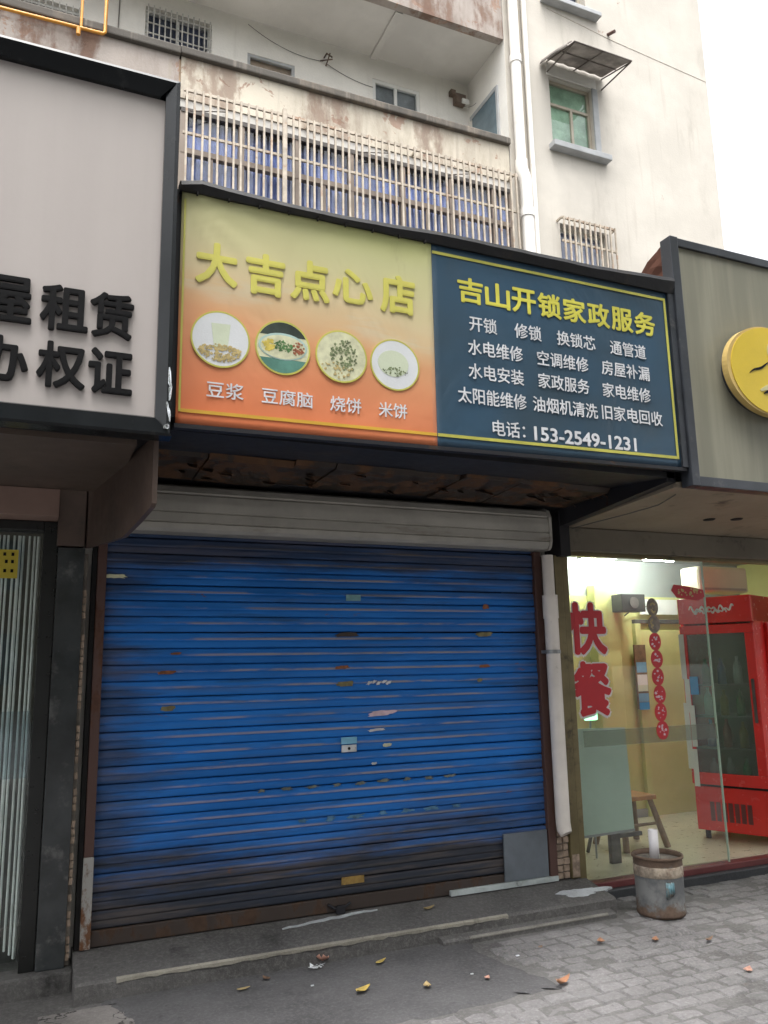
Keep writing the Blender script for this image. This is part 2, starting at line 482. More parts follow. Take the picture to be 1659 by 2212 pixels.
simple('pvc_house', (0.76, 0.735, 0.69), 0.45, 0, 0.06, 2, 0.05, dirt=0.15, dcol=(0.35, 0.3, 0.25), dst=(1, 1, 0.3))
simple('old_brick', (0.33, 0.25, 0.19), 0.9, 0, 0.45, 14, 0.6, 40, bdist=0.01)
simple('mortar', (0.16, 0.14, 0.12), 0.95, 0, 0.4, 12, 0.6, 40, bdist=0.01)
simple('yellow_wall', (0.61, 0.60, 0.25), 0.6, 0, 0.08, 2, 0.05)
simple('white_wall', (0.30, 0.315, 0.30), 0.6, 0, 0.05, 2, 0.05)
simple('room_floor', (0.56, 0.51, 0.38), 0.3, 0, 0.08, 3, 0.03)
simple('cream_box', (0.68, 0.60, 0.40), 0.4, 0, 0.05)
simple('board_green_white', (0.44, 0.56, 0.47), 0.32, 0, 0.05)
simple('wood_brown', (0.20, 0.12, 0.065), 0.55, 0, 0.3, 12, 0.2)
simple('wood_orange', (0.42, 0.18, 0.05), 0.5, 0, 0.2, 12, 0.1)
simple('wood_dark', (0.075, 0.065, 0.058), 0.6, 0, 0.3, 10, 0.2)
simple('fridge_red', (0.70, 0.030, 0.026), 0.25, 0, 0.06, 3, 0.02, coat=0.2)
simple('red_film', (0.55, 0.022, 0.032), 0.42, 0, 0.1)
simple('film_white', (0.72, 0.70, 0.68), 0.42, 0, 0.06)
simple('film_grey', (0.25, 0.21, 0.17), 0.5, 0, 0.25, 25)
simple('frost_band', (0.42, 0.44, 0.34), 0.6, 0, 0.1)
simple('paper_white', (0.72, 0.72, 0.70), 0.6, 0, 0.06)
simple('paper_blue', (0.16, 0.34, 0.50), 0.6, 0, 0.12)
simple('label_blue', (0.02, 0.27, 0.62), 0.45, 0, 0.1)
simple('speaker_black', (0.022, 0.021, 0.020), 0.5, 0, 0.3)
simple('maroon_stone', (0.14, 0.035, 0.035), 0.4, 0, 0.2)
simple('door_beige', (0.60, 0.55, 0.24), 0.5, 0, 0.07)
simple('steel_grey', (0.34, 0.35, 0.35), 0.35, 0.6, 0.1)
simple('bottle_green', (0.05, 0.24, 0.08), 0.25)
simple('bottle_blue', (0.06, 0.17, 0.42), 0.25)
simple('bottle_white', (0.60, 0.60, 0.58), 0.3)
simple('bottle_amber', (0.34, 0.25, 0.06), 0.3)
simple('bottle_pink', (0.42, 0.14, 0.14), 0.3)
simple('fridge_inside', (0.30, 0.37, 0.33), 0.6)
simple('bar_cream', (0.40, 0.345, 0.275), 0.5, 0, 0.22, 5, 0.1, dirt=0.35, dcol=(0.28, 0.15, 0.08), ds=6)
simple('window_brown', (0.25, 0.20, 0.16), 0.5, 0, 0.15)
simple('window_white', (0.66, 0.66, 0.63), 0.45, 0, 0.06)
simple('window_tan', (0.42, 0.37, 0.29), 0.5, 0, 0.1)
simple('bar_grey', (0.44, 0.43, 0.40), 0.5, 0.1, 0.2, 6)
simple('board_tan', (0.42, 0.30, 0.20), 0.8, 0, 0.3, 3, 0.2, dirt=0.4, ds=3)
simple('room_navy', (0.025, 0.035, 0.075), 0.7, 0, 0.4, 4)
simple('steel_rod', (0.16, 0.14, 0.125), 0.5, 0.5, 0.2)
simple('gas_orange', (0.62, 0.27, 0.03), 0.45, 0, 0.12, 4, 0.1, dirt=0.15)
simple('cable_dark', (0.14, 0.13, 0.12), 0.6)
simple('meter_dark', (0.12, 0.085, 0.065), 0.5, 0, 0.3, 12)
simple('grey_glass_dark', (0.12, 0.17, 0.20), 0.12, 0, 0.2, 3, 0.02, spec=0.7)
simple('sill_grey', (0.37, 0.38, 0.385), 0.7, 0, 0.12, 3, 0.2)
simple('bucket_label', (0.36, 0.30, 0.235), 0.6, 0, 0.4, 22, dirt=0.5, dcol=(0.16, 0.08, 0.05), ds=18)
simple('bucket_teal', (0.11, 0.225, 0.265), 0.6, 0, 0.3, 18, dirt=0.5, dcol=(0.16, 0.10, 0.06), ds=14)
simple('tube_white', (0.70, 0.68, 0.70), 0.4, 0, 0.05)
simple('leaf_yellow', (0.48, 0.35, 0.09), 0.6, 0, 0.25, 30)
simple('leaf_orange', (0.36, 0.175, 0.095), 0.6, 0, 0.25, 30)
simple('leaf_pink', (0.44, 0.235, 0.175), 0.6, 0, 0.2, 30)
simple('leaf_brown', (0.20, 0.12, 0.075), 0.7, 0, 0.3, 30)
simple('leaf_tan', (0.40, 0.30, 0.14), 0.6, 0, 0.25, 30)
simple('stain_tan', (0.46, 0.40, 0.33), 0.9, 0, 0.25, 4)
simple('soot_black', (0.012, 0.011, 0.011), 0.9)

# ------------------------------------------------------------------ geometry helpers
WORLD_LOC = {}
class MB:
    """collects verts and faces; every mesh is given in world coordinates unless stated"""
    def __init__(s):
        s.v = []
        s.f = []
        s.sm = []
    def add(s, vs, fs, smooth=False):
        o = len(s.v)
        s.v += [tuple(p) for p in vs]
        s.f += [tuple(i + o for i in f) for f in fs]
        s.sm += [smooth] * len(fs)
        return s
    def box(s, x0, x1, y0, y1, z0, z1):
        if x0 > x1: x0, x1 = x1, x0
        if y0 > y1: y0, y1 = y1, y0
        if z0 > z1: z0, z1 = z1, z0
        vs = [(x0, y0, z0), (x1, y0, z0), (x1, y1, z0), (x0, y1, z0), (x0, y0, z1), (x1, y0, z1), (x1, y1, z1), (x0, y1, z1)]
        return s.add(vs, [(0, 3, 2, 1), (4, 5, 6, 7), (0, 1, 5, 4), (1, 2, 6, 5), (2, 3, 7, 6), (3, 0, 4, 7)])
    def bbox(s, x0, x1, y0, y1, z0, z1, b=0.006):
        """box with chamfered edges"""
        bm = bmesh.new()
        bmesh.ops.create_cube(bm, size=1)
        for v in bm.verts:
            v.co = Vector(((x0 + x1) / 2 + v.co.x * abs(x1 - x0), (y0 + y1) / 2 + v.co.y * abs(y1 - y0), (z0 + z1) / 2 + v.co.z * abs(z1 - z0)))
        bmesh.ops.bevel(bm, geom=bm.edges[:], offset=b, segments=2, profile=0.6, affect='EDGES')
        bm.verts.index_update()
        s.add([v.co[:] for v in bm.verts], [[v.index for v in f.verts] for f in bm.faces])
        bm.free()
        return s
    def prism(s, pts, axis, a, b):
        """extrude the 2-D outline pts along axis ('x': pts are (y,z); 'y': (x,z); 'z': (x,y)) from a to b"""
        n = len(pts)
        mk = {'x': lambda p, t: (t, p[0], p[1]), 'y': lambda p, t: (p[0], t, p[1]), 'z': lambda p, t: (p[0], p[1], t)}[axis]
        vs = [mk(p, a) for p in pts] + [mk(p, b) for p in pts]
        fs = [tuple(range(n)), tuple(range(2 * n - 1, n - 1, -1))] + [(i, (i + n), (i + 1) % n + n, (i + 1) % n) for i in range(n)]
        return s.add(vs, fs)
    def tube(s, path, r, n=10, cap=True, smooth=True):
        path = [Vector(p) for p in path]
        rs = r if isinstance(r, (list, tuple)) else [r] * len(path)
        vs, fs = [], []
        ref = None
        for i, p in enumerate(path):
            d = (path[min(i + 1, len(path) - 1)] - path[max(i - 1, 0)]).normalized()
            if ref is None:
                ref = Vector((1, 0, 0)) if abs(d.x) < 0.8 else Vector((0, 1, 0))
            a = d.cross(ref).normalized()
            b = d.cross(a).normalized()
            ref = a.cross(d).normalized()
            for k in range(n):
                t = 2 * math.pi * k / n
                vs.append(p + (a * math.cos(t) + b * math.sin(t)) * rs[i])
        for i in range(len(path) - 1):
            for k in range(n):
                fs.append((i * n + k, i * n + (k + 1) % n, (i + 1) * n + (k + 1) % n, (i + 1) * n + k))
        s.add(vs, fs, smooth)
        if cap:
            s.add(vs[:n], [tuple(range(n - 1, -1, -1))])
            s.add(vs[-n:], [tuple(range(n))])
        return s
    def lathe(s, prof, cx, cy, n=28, smooth=True):
        vs, fs = [], []
        for (r, z) in prof:
            for k in range(n):
                t = 2 * math.pi * k / n
                vs.append((cx + r * math.cos(t), cy + r * math.sin(t), z))
        for i in range(len(prof) - 1):
            for k in range(n):
                fs.append((i * n + k, i * n + (k + 1) % n, (i + 1) * n + (k + 1) % n, (i + 1) * n + k))
        return s.add(vs, fs, smooth)
    def disc_y(s, cx, cz, r, y0, y1, n=40, rx=None):
        pts = [(cx + (rx or r) * math.cos(2 * math.pi * k / n), cz + r * math.sin(2 * math.pi * k / n)) for k in range(n)]
        return s.prism(pts, 'y', y0, y1)
    def ring_y(s, cx, cz, r0, r1, y0, y1, n=40):
        vs, fs = [], []
        for k in range(n):
            t = 2 * math.pi * k / n
            c, d = math.cos(t), math.sin(t)
            vs += [(cx + r0 * c, y0, cz + r0 * d), (cx + r1 * c, y0, cz + r1 * d), (cx + r1 * c, y1, cz + r1 * d), (cx + r0 * c, y1, cz + r0 * d)]
        for k in range(n):
            a, b = k * 4, ((k + 1) % n) * 4
            for j in range(4):
                fs.append((a + j, a + (j + 1) % 4, b + (j + 1) % 4, b + j))
        return s.add(vs, fs)
    def mesh(s, name):
        me = bpy.data.meshes.new(name)
        me.from_pydata(s.v, [], s.f)
        bm = bmesh.new()
        bm.from_mesh(me)
        bmesh.ops.recalc_face_normals(bm, faces=bm.faces[:])
        bm.to_mesh(me)
        bm.free()
        me.polygons.foreach_set('use_smooth', s.sm)
        return me

def put(name, me, mat, parent=None, label=None, cat=None, group=None, kind=None, local=False):
    """link a mesh (given in world coordinates, or in the parent's frame when local) as one object"""
    if isinstance(me, MB):
        me = me.mesh(name)
    lo = Vector((1e9,) * 3)
    hi = Vector((-1e9,) * 3)
    for v in me.vertices:
        for i in range(3):
            lo[i] = min(lo[i], v.co[i])
            hi[i] = max(hi[i], v.co[i])
    c = (lo + hi) / 2
    if parent is None:
        c.z = lo.z
    me.transform(Matrix.Translation(-c))
    if mat:
        me.materials.append(MAT[mat])
    o = bpy.data.objects.new(name, me)
    COL.objects.link(o)
    if parent is not None:
        o.parent = parent
        base = Vector((0, 0, 0)) if (local and parent.type == 'EMPTY') else WORLD_LOC[parent.name]
        o.location = c - base
    else:
        o.location = c
    WORLD_LOC[o.name] = c
    tag(o, label, cat, group, kind)
    return o

def tag(o, label=None, cat=None, group=None, kind=None):
    if label: o['label'] = label
    if cat: o['category'] = cat
    if group: o['group'] = group
    if kind: o['kind'] = kind

def thing(name, loc, label, cat, group=None, rotz=0.0):
    o = bpy.data.objects.new(name, None)
    o.empty_display_size = 0.2
    COL.objects.link(o)
    o.location = loc
    o.rotation_euler = (0, 0, rotz)
    WORLD_LOC[o.name] = Vector(loc)
    tag(o, label, cat, group)
    return o

def same(o, loc_offset):
    """a copy that shares the mesh, shifted"""
    c = o.copy()
    COL.objects.link(c)
    c.location = o.location + Vector(loc_offset)
    WORLD_LOC[c.name] = WORLD_LOC[o.name] + Vector(loc_offset)
    return c

def text_mesh(body, x0, x1, zc, h, y, depth=0.002, bold=0.0, shear=0.0):
    """characters as a mesh standing in the facade plane, their front face at y - depth"""
    cu = bpy.data.curves.new('lettering', 'FONT')
    cu.body = body
    cu.size = 1.0
    cu.extrude = 0.5
    cu.resolution_u = 3
    cu.shear = shear
    tmp = bpy.data.objects.new('lettering', cu)
    COL.objects.link(tmp)
    dg = bpy.context.evaluated_depsgraph_get()
    me = bpy.data.meshes.new_from_object(tmp.evaluated_get(dg))
    bpy.data.objects.remove(tmp)
    bpy.data.curves.remove(cu)
    xs = [v.co.x for v in me.vertices]
    ys = [v.co.y for v in me.vertices]
    a, b, c, d = min(xs), max(xs), min(ys), max(ys)
    for v in me.vertices:
        X = x0 + (v.co.x - a) / (b - a) * (x1 - x0)
        Z = zc + ((v.co.y - c) / (d - c) - 0.5) * h
        Y = y - depth * (v.co.z + 0.5)
        v.co = (X, Y, Z)
    me.materials.clear()
    if bold <= 0:
        return me
    # heavier strokes: the glyph repeated round a small circle, each copy a hair further back
    sx, sz = bold * h, bold * h
    k = 8 if bold > 0.015 else 4
    base = [v.co.copy() for v in me.vertices]
    faces = [tuple(p.vertices) for p in me.polygons]
    xc, half = (x0 + x1) / 2, (x1 - x0) / 2
    fx, fz = (half - sx) / half, (h - 2 * sz) / h
    vs, fs = [], []
    for q in range(k + 1):
        dx, dz = (0.0, 0.0) if q == 0 else (sx * math.cos(2 * math.pi * q / k), sz * math.sin(2 * math.pi * q / k))
        o = len(vs)
        for c_ in base:
            vs.append((xc + (c_.x - xc) * fx + dx, c_.y + 0.00013 * q * (1 if c_.y < y - depth * 0.5 else -1), zc + (c_.z - zc) * fz + dz))
        fs += [tuple(i + o for i in f) for f in faces]
    me.clear_geometry()
    me.from_pydata(vs, [], fs)
    return me

YS = 4.80          # plane of the shop fronts
YF = 3.55          # front of the middle and right sign boxes
YH = 10.0          # front of the apartment block

# ================================================================== THE SETTING
put('ground', MB().add([(-300, -300, -0.06), (300, -300, -0.06), (300, 300, -0.06), (-300, 300, -0.06)], [(0, 1, 2, 3)]), 'asphalt', kind='structure')
pave = put('pavement', MB().box(-6, 10, -4.2, 4.95, -0.10, -0.006), 'joint_dirt', kind='structure')
put('kerb', MB().bbox(-6, 10, -4.38, -4.2005, -0.10, -0.004, 0.012), 'step_cement', pave)

def paver_mesh(w, d, h=0.05, b=0.009, jit=0.0):
    """worn stone block: uneven outline, rounded upper edge"""
    m = MB()
    w2, d2 = w / 2, d / 2
    out = []
    for (x, y) in [(-w2, -d2), (0, -d2), (w2, -d2), (w2, 0), (w2, d2), (0, d2), (-w2, d2), (-w2, 0)]:
        out.append((x + random.uniform(-jit, jit), y + random.uniform(-jit, jit)))
    n = len(out)
    vs = [(x, y, 0) for x, y in out] + [(x, y, h - b * 1.3) for x, y in out]
    vs += [(x * (1 - 1.6 * b / w), y * (1 - 1.6 * b / d), h - b * 0.25 + random.uniform(-jit, jit) * 0.25) for x, y in out] + [(0, 0, h + 0.001)]
    fs = []
    for i in range(n):
        j = (i + 1) % n
        fs += [(i, j, n + j, n + i), (n + i, n + j, 2 * n + j, 2 * n + i), (2 * n + i, 2 * n + j, 3 * n)]
    return m.add(vs, fs)

TREES = [(-2.4, -2.2, 1), (3.0, -2.3, 2)]
PW, PD = 0.150, 0.098
pms = []
for q in range(10):
    me_ = paver_mesh(PW - 0.004, PD - 0.004, jit=0.008).mesh('paver')
    me_.materials.append(MAT['paver_grey'])
    pms.append(me_)
spots = []
row_off = {}
for j in range(-10, 90):
    y = -4.17 + PD * (j + 10.5)
    if y > 4.80:
        break
    for i in range(-32, 60):
        x = i * PW + row_off.setdefault(j, random.uniform(0, PW))
        # the cement ramp, the old slabs on the left and the steps take the place of pavers
        if 0.42 < x < 2.52 and y > 3.62: continue
        if x < 0.55 and y > 3.55: continue
        if 0.3 < x < 3.62 and y > 4.38: continue
        if y > 4.72 or x < -4.5 or x > 8.0: continue
        if math.hypot(x - TREES[0][0], y - TREES[0][1]) < 0.5 or math.hypot(x - TREES[1][0], y - TREES[1][1]) < 0.5: continue
        spots.append((x, y))
def nearness(p):       # how large a paver shows: those in the picture's corner first
    x, y = p
    vis = (y > 2.8 and 1.2 < x < 4.4 and y > 3.75 - 0.48 * (x - 1.2) - 0.12)
    return (0 if vis else 1, math.hypot(x, y))
spots.sort(key=nearness)
rest = MB()
for k, (x, y) in enumerate(spots):
    dz = random.uniform(-0.008, 0.004) - (random.uniform(0.006, 0.014) if random.random() < 0.10 else 0)
    rx, ry, rz = random.uniform(-0.022, 0.022), random.uniform(-0.016, 0.016), random.uniform(-0.02, 0.02)
    if k < 300:
        o = bpy.data.objects.new('paver', pms[random.randrange(10)])
        COL.objects.link(o)
        o.parent = pave
        o.location = Vector((x + random.uniform(-.003, .003), y, -0.048 + dz)) - WORLD_LOC[pave.name]
        o.rotation_euler = (rx, ry, rz)
        o.scale = (random.uniform(0.93, 1.03), random.uniform(0.94, 1.03), 1)
    else:
        s = paver_mesh(PW - 0.004, PD - 0.004, jit=0.007)
        mt = Matrix.Translation((x, y, -0.048 + dz)) @ Matrix.Rotation(rz, 4, 'Z') @ Matrix.Rotation(rx, 4, 'X')
        rest.add([mt @ Vector(v) for v in s.v], s.f)
put('far_pavers', rest, 'paver_grey', pave, kind='stuff')

# old cracked slabs at the left, each its own piece
for (x0, x1, y0, y1, z) in [(-1.2, -0.42, 3.5, 4.66, -0.012), (-0.41, 0.20, 3.5, 4.14, -0.004), (-0.41, 0.14, 4.15, 4.66, -0.010), (0.21, 0.56, 3.56, 4.10, -0.008), (0.15, 0.555, 4.11, 4.42, -0.002)]:
    sl = put('slab', MB().bbox(x0, x1, y0, y1, -0.06, z, 0.008), 'old_slab', pave)
    sl.rotation_euler = (random.uniform(-.006, .006), random.uniform(-.006, .006), 0)
# dark cement ramp in front of the shutter, with a broken outline
rp = [(0.47, 4.47), (0.52, 4.30), (0.575, 4.12), (0.57, 3.96), (0.60, 3.70), (0.62, 3.52), (1.0, 3.57), (1.48, 3.66), (1.86, 3.63), (2.20, 3.66), (2.47, 3.63), (2.43, 3.90), (2.36, 4.18), (2.38, 4.47)]
jag = []
for i, p in enumerate(rp):
    q = rp[(i + 1) % len(rp)]
    for k in range(6):
        t = k / 6
        jag.append((p[0] + (q[0] - p[0]) * t + (random.uniform(-.022, .022) if k else 0), p[1] + (q[1] - p[1]) * t + (random.uniform(-.022, .022) if k else 0)))
n = len(jag)
gx, gy = sum(p[0] for p in jag) / n, sum(p[1] for p in jag) / n
rv = [(x, y, 0.0035) for x, y in jag]
for x, y in jag:
    l = math.hypot(x - gx, y - gy)
    k = (l + 0.035 + random.uniform(0, 0.03)) / l
    rv.append((gx + (x - gx) * k, gy + (y - gy) * k, -0.0085))
put('cement_ramp', MB().add(rv + [(x, y, -0.04) for x, y, z in rv[n:]], [tuple(range(n))] + [(i, n + i, n + (i + 1) % n, (i + 1) % n) for i in range(n)] + [(n + i, 2 * n + i, 2 * n + (i + 1) % n, n + (i + 1) % n) for i in range(n)] + [tuple(range(3 * n - 1, 2 * n - 1, -1))]), 'ramp_cement', pave)

# ================================================================== STEP UNDER THE SHUTTER
step = thing('door_step', (1.9, 4.6, 0), 'grey cement step with pale front edge under the blue shutter', 'step')
put('step_body', MB().prism([(4.92, -0.05), (4.92, 0.148), (4.78, 0.146), (4.62, 0.115), (4.475, 0.092), (4.462, 0.080), (4.462, -0.05)], 'x', 0.31, 3.52), 'step_cement', step)
nos = []
N = 60
for i in range(N + 1):
    x = 0.50 + (2.72 - 0.50) * i / N
    nos.append((x, 4.458 + random.uniform(-.003, .003), random.uniform(-.004, .006)))
nb = MB()
for i in range(N):
    a, b = nos[i], nos[i + 1]
    nb.add([(a[0], a[1], 0.076 - a[2]), (b[0], b[1], 0.076 - b[2]), (b[0], b[1], 0.0895), (a[0], a[1], 0.0895), (a[0], 4.4745, 0.0955), (b[0], 4.4745, 0.0955), (b[0], 4.49, 0.06), (a[0], 4.49, 0.06)],
           [(0, 1, 2, 3), (3, 2, 5, 4), (0, 3, 4, 7), (1, 6, 5, 2), (0, 7, 6, 1)])
put('nosing', nb, 'nosing_cream', step, label='pale worn edge strip along the front of the step')
sm_ = []
random.seed(13)
for i in range(15):
    x = 1.40 + 0.60 * i / 14
    sm_.append((x, 4.690 + 0.055 * i / 14 + random.uniform(-.006, .006), 0.020 * math.sin(math.pi * (0.06 + 0.9 * i / 14)) + random.uniform(0, .008)))
vs = [(x, y, 0.115 + (y - 4.62) * 0.194 + 0.004) for x, y, w in sm_] + [(x, y + w, 0.115 + (y + w - 4.62) * 0.194 + 0.004) for x, y, w in sm_]
vs += [(x, y, z - 0.008) for x, y, z in vs]
fs = []
for i in range(14):
    fs += [(i, i + 1, 16 + i, 15 + i), (30 + i, 45 + i, 46 + i, 31 + i), (i, 30 + i, 31 + i, i + 1), (15 + i, 16 + i, 46 + i, 45 + i)]
put('pale_smear', MB().add(vs, fs), 'spill_white', step, label='pale cement smear along the foot of the shutter')
put('low_ledge', MB().prism([(4.46, -0.05), (4.46, 0.036), (4.41, 0.030), (4.395, 0.018), (4.395, -0.05)], 'x', 2.25, 3.46), 'step_cement', step)
put('ledge_edge', MB().prism([(4.408, 0.0305), (4.401, 0.0315), (4.392, 0.022), (4.392, 0.016), (4.40, 0.016)], 'x', 2.42, 3.40), 'ledge_grey', step)
# left step at the glass door, and stone threshold on the right
stl = put('stone_sill', MB().bbox(-3.0, 0.3095, 4.665, 4.95, -0.05, 0.095, 0.012), 'step_cement', label='grey cement sill under the left glass door', cat='step')
thr = thing('shop_threshold', (4.6, 4.85, 0), 'dark stone threshold of the lit shop on the right', 'step')
put('stone', MB().bbox(3.525, 7.0, 4.72, 4.84, -0.05, 0.052, 0.008), 'dark_stone', thr)
put('maroon_strip', MB().bbox(3.56, 7.0, 4.765, 4.86, 0.0525, 0.094, 0.004), 'maroon_stone', thr)

# white spill by the pipe
sp = []
for k in range(40):
    t = 2 * math.pi * k / 40
    rr = 1 + 0.28 * math.sin(3 * t + 1) + random.uniform(-0.16, 0.16)
    sp.append((3.36 + 0.19 * rr * math.cos(t) , 4.595 + 0.045 * rr * math.sin(t)))
vs = [(x, y, 0.114 - 0.0 + (y - 4.62) * 0.19 + 0.004) for x, y in sp]
put('white_spill', MB().add(vs + [(x, y, z - 0.012) for x, y, z in vs], [tuple(range(40)), tuple(range(79, 39, -1))] + [(i, i + 40, (i + 1) % 40 + 40, (i + 1) % 40) for i in range(40)]), 'spill_white',
    label='white dried spill on the step below the plastic pipe', cat='spill')

# ================================================================== SHOP ROW: walls and roof behind the fronts
row = thing('shop_row', (2.0, 7.0, 0), 'single-storey row of shops under the three sign boards', 'building')
put('roof', MB().box(-6, 9, 4.55, 9.7, 3.42, 3.55), 'roof_felt', row)
put('wall', MB().box(3.30, 3.50, 4.90, 9.6, -0.05, 3.42), 'plaster_clean', row)
put('wall', MB().box(0.14, 0.32, 4.87, 9.6, -0.05, 3.42), 'plaster_clean', row)
put('lintel', MB().box(-6, 9, 4.905, 5.10, 2.62, 3.42), 'dark_steel', row)
put('back_wall', MB().box(0.32, 3.30, 5.3, 5.4, -0.05, 3.42), 'dark_room', row)
put('roof_parapet', MB().box(-6, 9, 4.30, 4.45, 2.95, 3.45), 'dark_steel', row)

# ================================================================== LEFT SHOP
LS = 3.45
ls = thing('shop_sign', (-0.9, LS, 2.54), 'large grey sign board with black letters and glossy black frame', 'sign')
put('panel', MB().box(-2.39, 0.455, LS + 0.012, LS + 0.05, 2.625, 4.165), 'panel_grey', ls)
put('backing', MB().box(-2.44, 0.50, LS + 0.052, 4.25, 2.56, 4.25), 'dark_steel', ls)
def bar_h(x0, x1, z0, z1, in_top):
    m = MB()
    # mitred, faceted bar: outer edge further back, inner lip proud
    w = z1 - z0
    if in_top:   # bar below the panel: inner edge on top
        prof = [(LS + 0.05, z0), (LS - 0.032, z0 + 0.002), (LS - 0.040, z0 + 0.012), (LS - 0.037, z1 - 0.014), (LS - 0.004, z1), (LS + 0.05, z1)]
    else:
        prof = [(LS + 0.05, z1), (LS - 0.035, z1 - 0.012), (LS - 0.045, z1 - 0.03), (LS - 0.012, z0), (LS + 0.05, z0)]
    n = len(prof)
    vs = []
    for (y, z) in prof:
        d = (z - z0) if in_top else (z1 - z)
        vs.append((x0 + d, y, z))
    for (y, z) in prof:
        d = (z - z0) if in_top else (z1 - z)
        vs.append((x1 - d, y, z))
    m.add(vs, [tuple(range(n)), tuple(range(2 * n - 1, n - 1, -1))] + [(i, i + n, (i + 1) % n + n, (i + 1) % n) for i in range(n)])
    return m
def bar_v(z0, z1, x0, x1, inner_left):
    m = MB()
    if inner_left:
        prof = [(x1, LS + 0.05), (x1 - 0.012, LS - 0.035), (x1 - 0.03, LS - 0.045), (x0, LS - 0.012), (x0, LS + 0.05)]
    else:
        prof = [(x0, LS + 0.05), (x0 + 0.012, LS - 0.035), (x0 + 0.03, LS - 0.045), (x1, LS - 0.012), (x1, LS + 0.05)]
    n = len(prof)
    vs = []
    for (x, y) in prof:
        d = (x1 - x) if inner_left else (x - x0)
        vs.append((x, y, z0 + d))
    for (x, y) in prof:
        d = (x1 - x) if inner_left else (x - x0)
        vs.append((x, y, z1 - d))
    m.add(vs, [tuple(range(n)), tuple(range(2 * n - 1, n - 1, -1))] + [(i, i + n, (i + 1) % n + n, (i + 1) % n) for i in range(n)])
    return m
put('frame_bar', bar_h(-2.46, 0.525, 4.165, 4.262, False), 'black_gloss', ls)
put('frame_bar', bar_h(-2.46, 0.525, 2.535, 2.625, True), 'black_gloss', ls)
put('frame_bar', bar_v(2.535, 4.262, 0.452, 0.525, True), 'black_gloss', ls)
put('frame_bar', bar_v(2.535, 4.262, -2.46, -2.39, False), 'black_gloss', ls)
# torn silvery film at the corner
tf = MB()
random.seed(5)
for (x, z, w, h, a) in [(0.505, 2.79, 0.007, 0.10, 0.04), (0.509, 2.73, 0.008, 0.09, -0.03), (0.500, 2.66, 0.006, 0.05, 0.2), (0.508, 2.63, 0.008, 0.06, 0.1), (0.495, 2.575, 0.014, 0.022, 0.5)]:
    pts = []
    for k in range(9):
        t = 2 * math.pi * k / 9
        r_ = random.uniform(0.7, 1.2)
        px, pz = w * r_ * math.cos(t), h / 2 * r_ * math.sin(t)
        pts.append((x + px * math.cos(a) - pz * math.sin(a), z + px * math.sin(a) + pz * math.cos(a)))
    n = len(pts)
    vs = [(p[0], LS - 0.0475 + max(0.0, (p[0] - 0.495) * 0.62) + random.uniform(-.001, .001), p[1]) for p in pts]
    tf.add(vs + [(a_, b_ + 0.003, c_) for a_, b_, c_ in vs], [tuple(range(n)), tuple(range(2 * n - 1, n - 1, -1))] + [(i, i + n, (i + 1) % n + n, (i + 1) % n) for i in range(n)])
put('torn_film', tf, 'peeled_film', ls, label='torn silver film at the lower right corner of the frame')
for ch, x0, x1, zc, h in [('屋', -0.245, -0.055, 3.065, 0.205), ('租', -0.025, 0.165, 3.06, 0.205), ('赁', 0.170, 0.350, 3.058, 0.205),
                          ('办', -0.25, -0.055, 2.808, 0.195), ('权', -0.025, 0.165, 2.808, 0.20), ('证', 0.175, 0.355, 2.806, 0.20)]:
    put('letter', text_mesh(ch, x0, x1, zc, h, LS + 0.010, 0.016, 0.026), 'letter_black', ls)

lsh = thing('left_shop_front', (-0.6, 4.8, 0), 'brown clad glass shop front with white blinds at the left', 'shop front')
put('soffit', MB().prism([(3.60, 2.535), (4.60, 2.525), (4.60, 2.56), (3.60, 2.57)], 'x', -2.4, 0.40), 'soffit_brown', lsh)
put('fascia_strip', MB().bbox(-2.4, 0.124, 4.58, 4.90, 2.374, 2.522, 0.003), 'brown_fascia', lsh)
# hanging cheek panel, its lower edge cut at a slant
cp = MB()
ck = []
for (u, zb) in [(0.0, 2.262), (0.02, 2.248), (0.16, 2.215), (0.30, 2.192), (0.36, 2.180), (0.6, 2.197), (1.0, 2.232)]:
    ck.append((0.462 - 0.192 * u, 3.52 + 1.23 * u, zb))
n = len(ck)
vs = [(x, y, zb) for x, y, zb in ck] + [(x, y, 2.60 if y > 3.7 else 2.56) for x, y, zb in ck] + [(x + 0.022, y + 0.003, zb) for x, y, zb in ck] + [(x + 0.022, y + 0.003, 2.60 if y > 3.7 else 2.56) for x, y, zb in ck]
fs = []
for i in range(n - 1):
    fs += [(i, i + 1, n + i + 1, n + i), (2 * n + i, 3 * n + i, 3 * n + i + 1, 2 * n + i + 1), (i, 2 * n + i, 2 * n + i + 1, i + 1), (n + i, n + i + 1, 3 * n + i + 1, 3 * n + i)]
fs += [(0, n, 3 * n, 2 * n), (n - 1, 3 * n - 1, 4 * n - 1, 2 * n - 1)]
put('cheek_panel', cp.add(vs, fs), 'brown_clad', lsh)
put('column_cladding', MB().bbox(0.125, 0.268, 4.70, 4.90, 2.235, 2.60, 0.006), 'brown_clad', lsh)
put('granite_pier', MB().bbox(0.135, 0.272, 4.715, 4.90, 0.096, 2.228, 0.004), 'granite_black', lsh)
put('mosaic_edge', MB().box(0.2725, 0.292, 4.74, 4.88, 0.10, 2.2), 'mortar', lsh)
random.seed(11)
mz = MB().bbox(-0.0095, 0.0095, -0.006, 0.006, -0.017, 0.017, 0.003).mesh('mosaic_tile')
mz.materials.append(MAT['old_brick'])
for k in range(50):
    if random.random() < 0.22 or k > 46: continue
    o = bpy.data.objects.new('mosaic_tile', mz)
    COL.objects.link(o)
    o.parent = lsh
    o.location = Vector((0.283, 4.735 + random.uniform(-.003, .003), 0.14 + k * 0.040)) - WORLD_LOC[lsh.name]
    o.rotation_euler = (0, random.uniform(-.15, .15), random.uniform(-.15, .15))
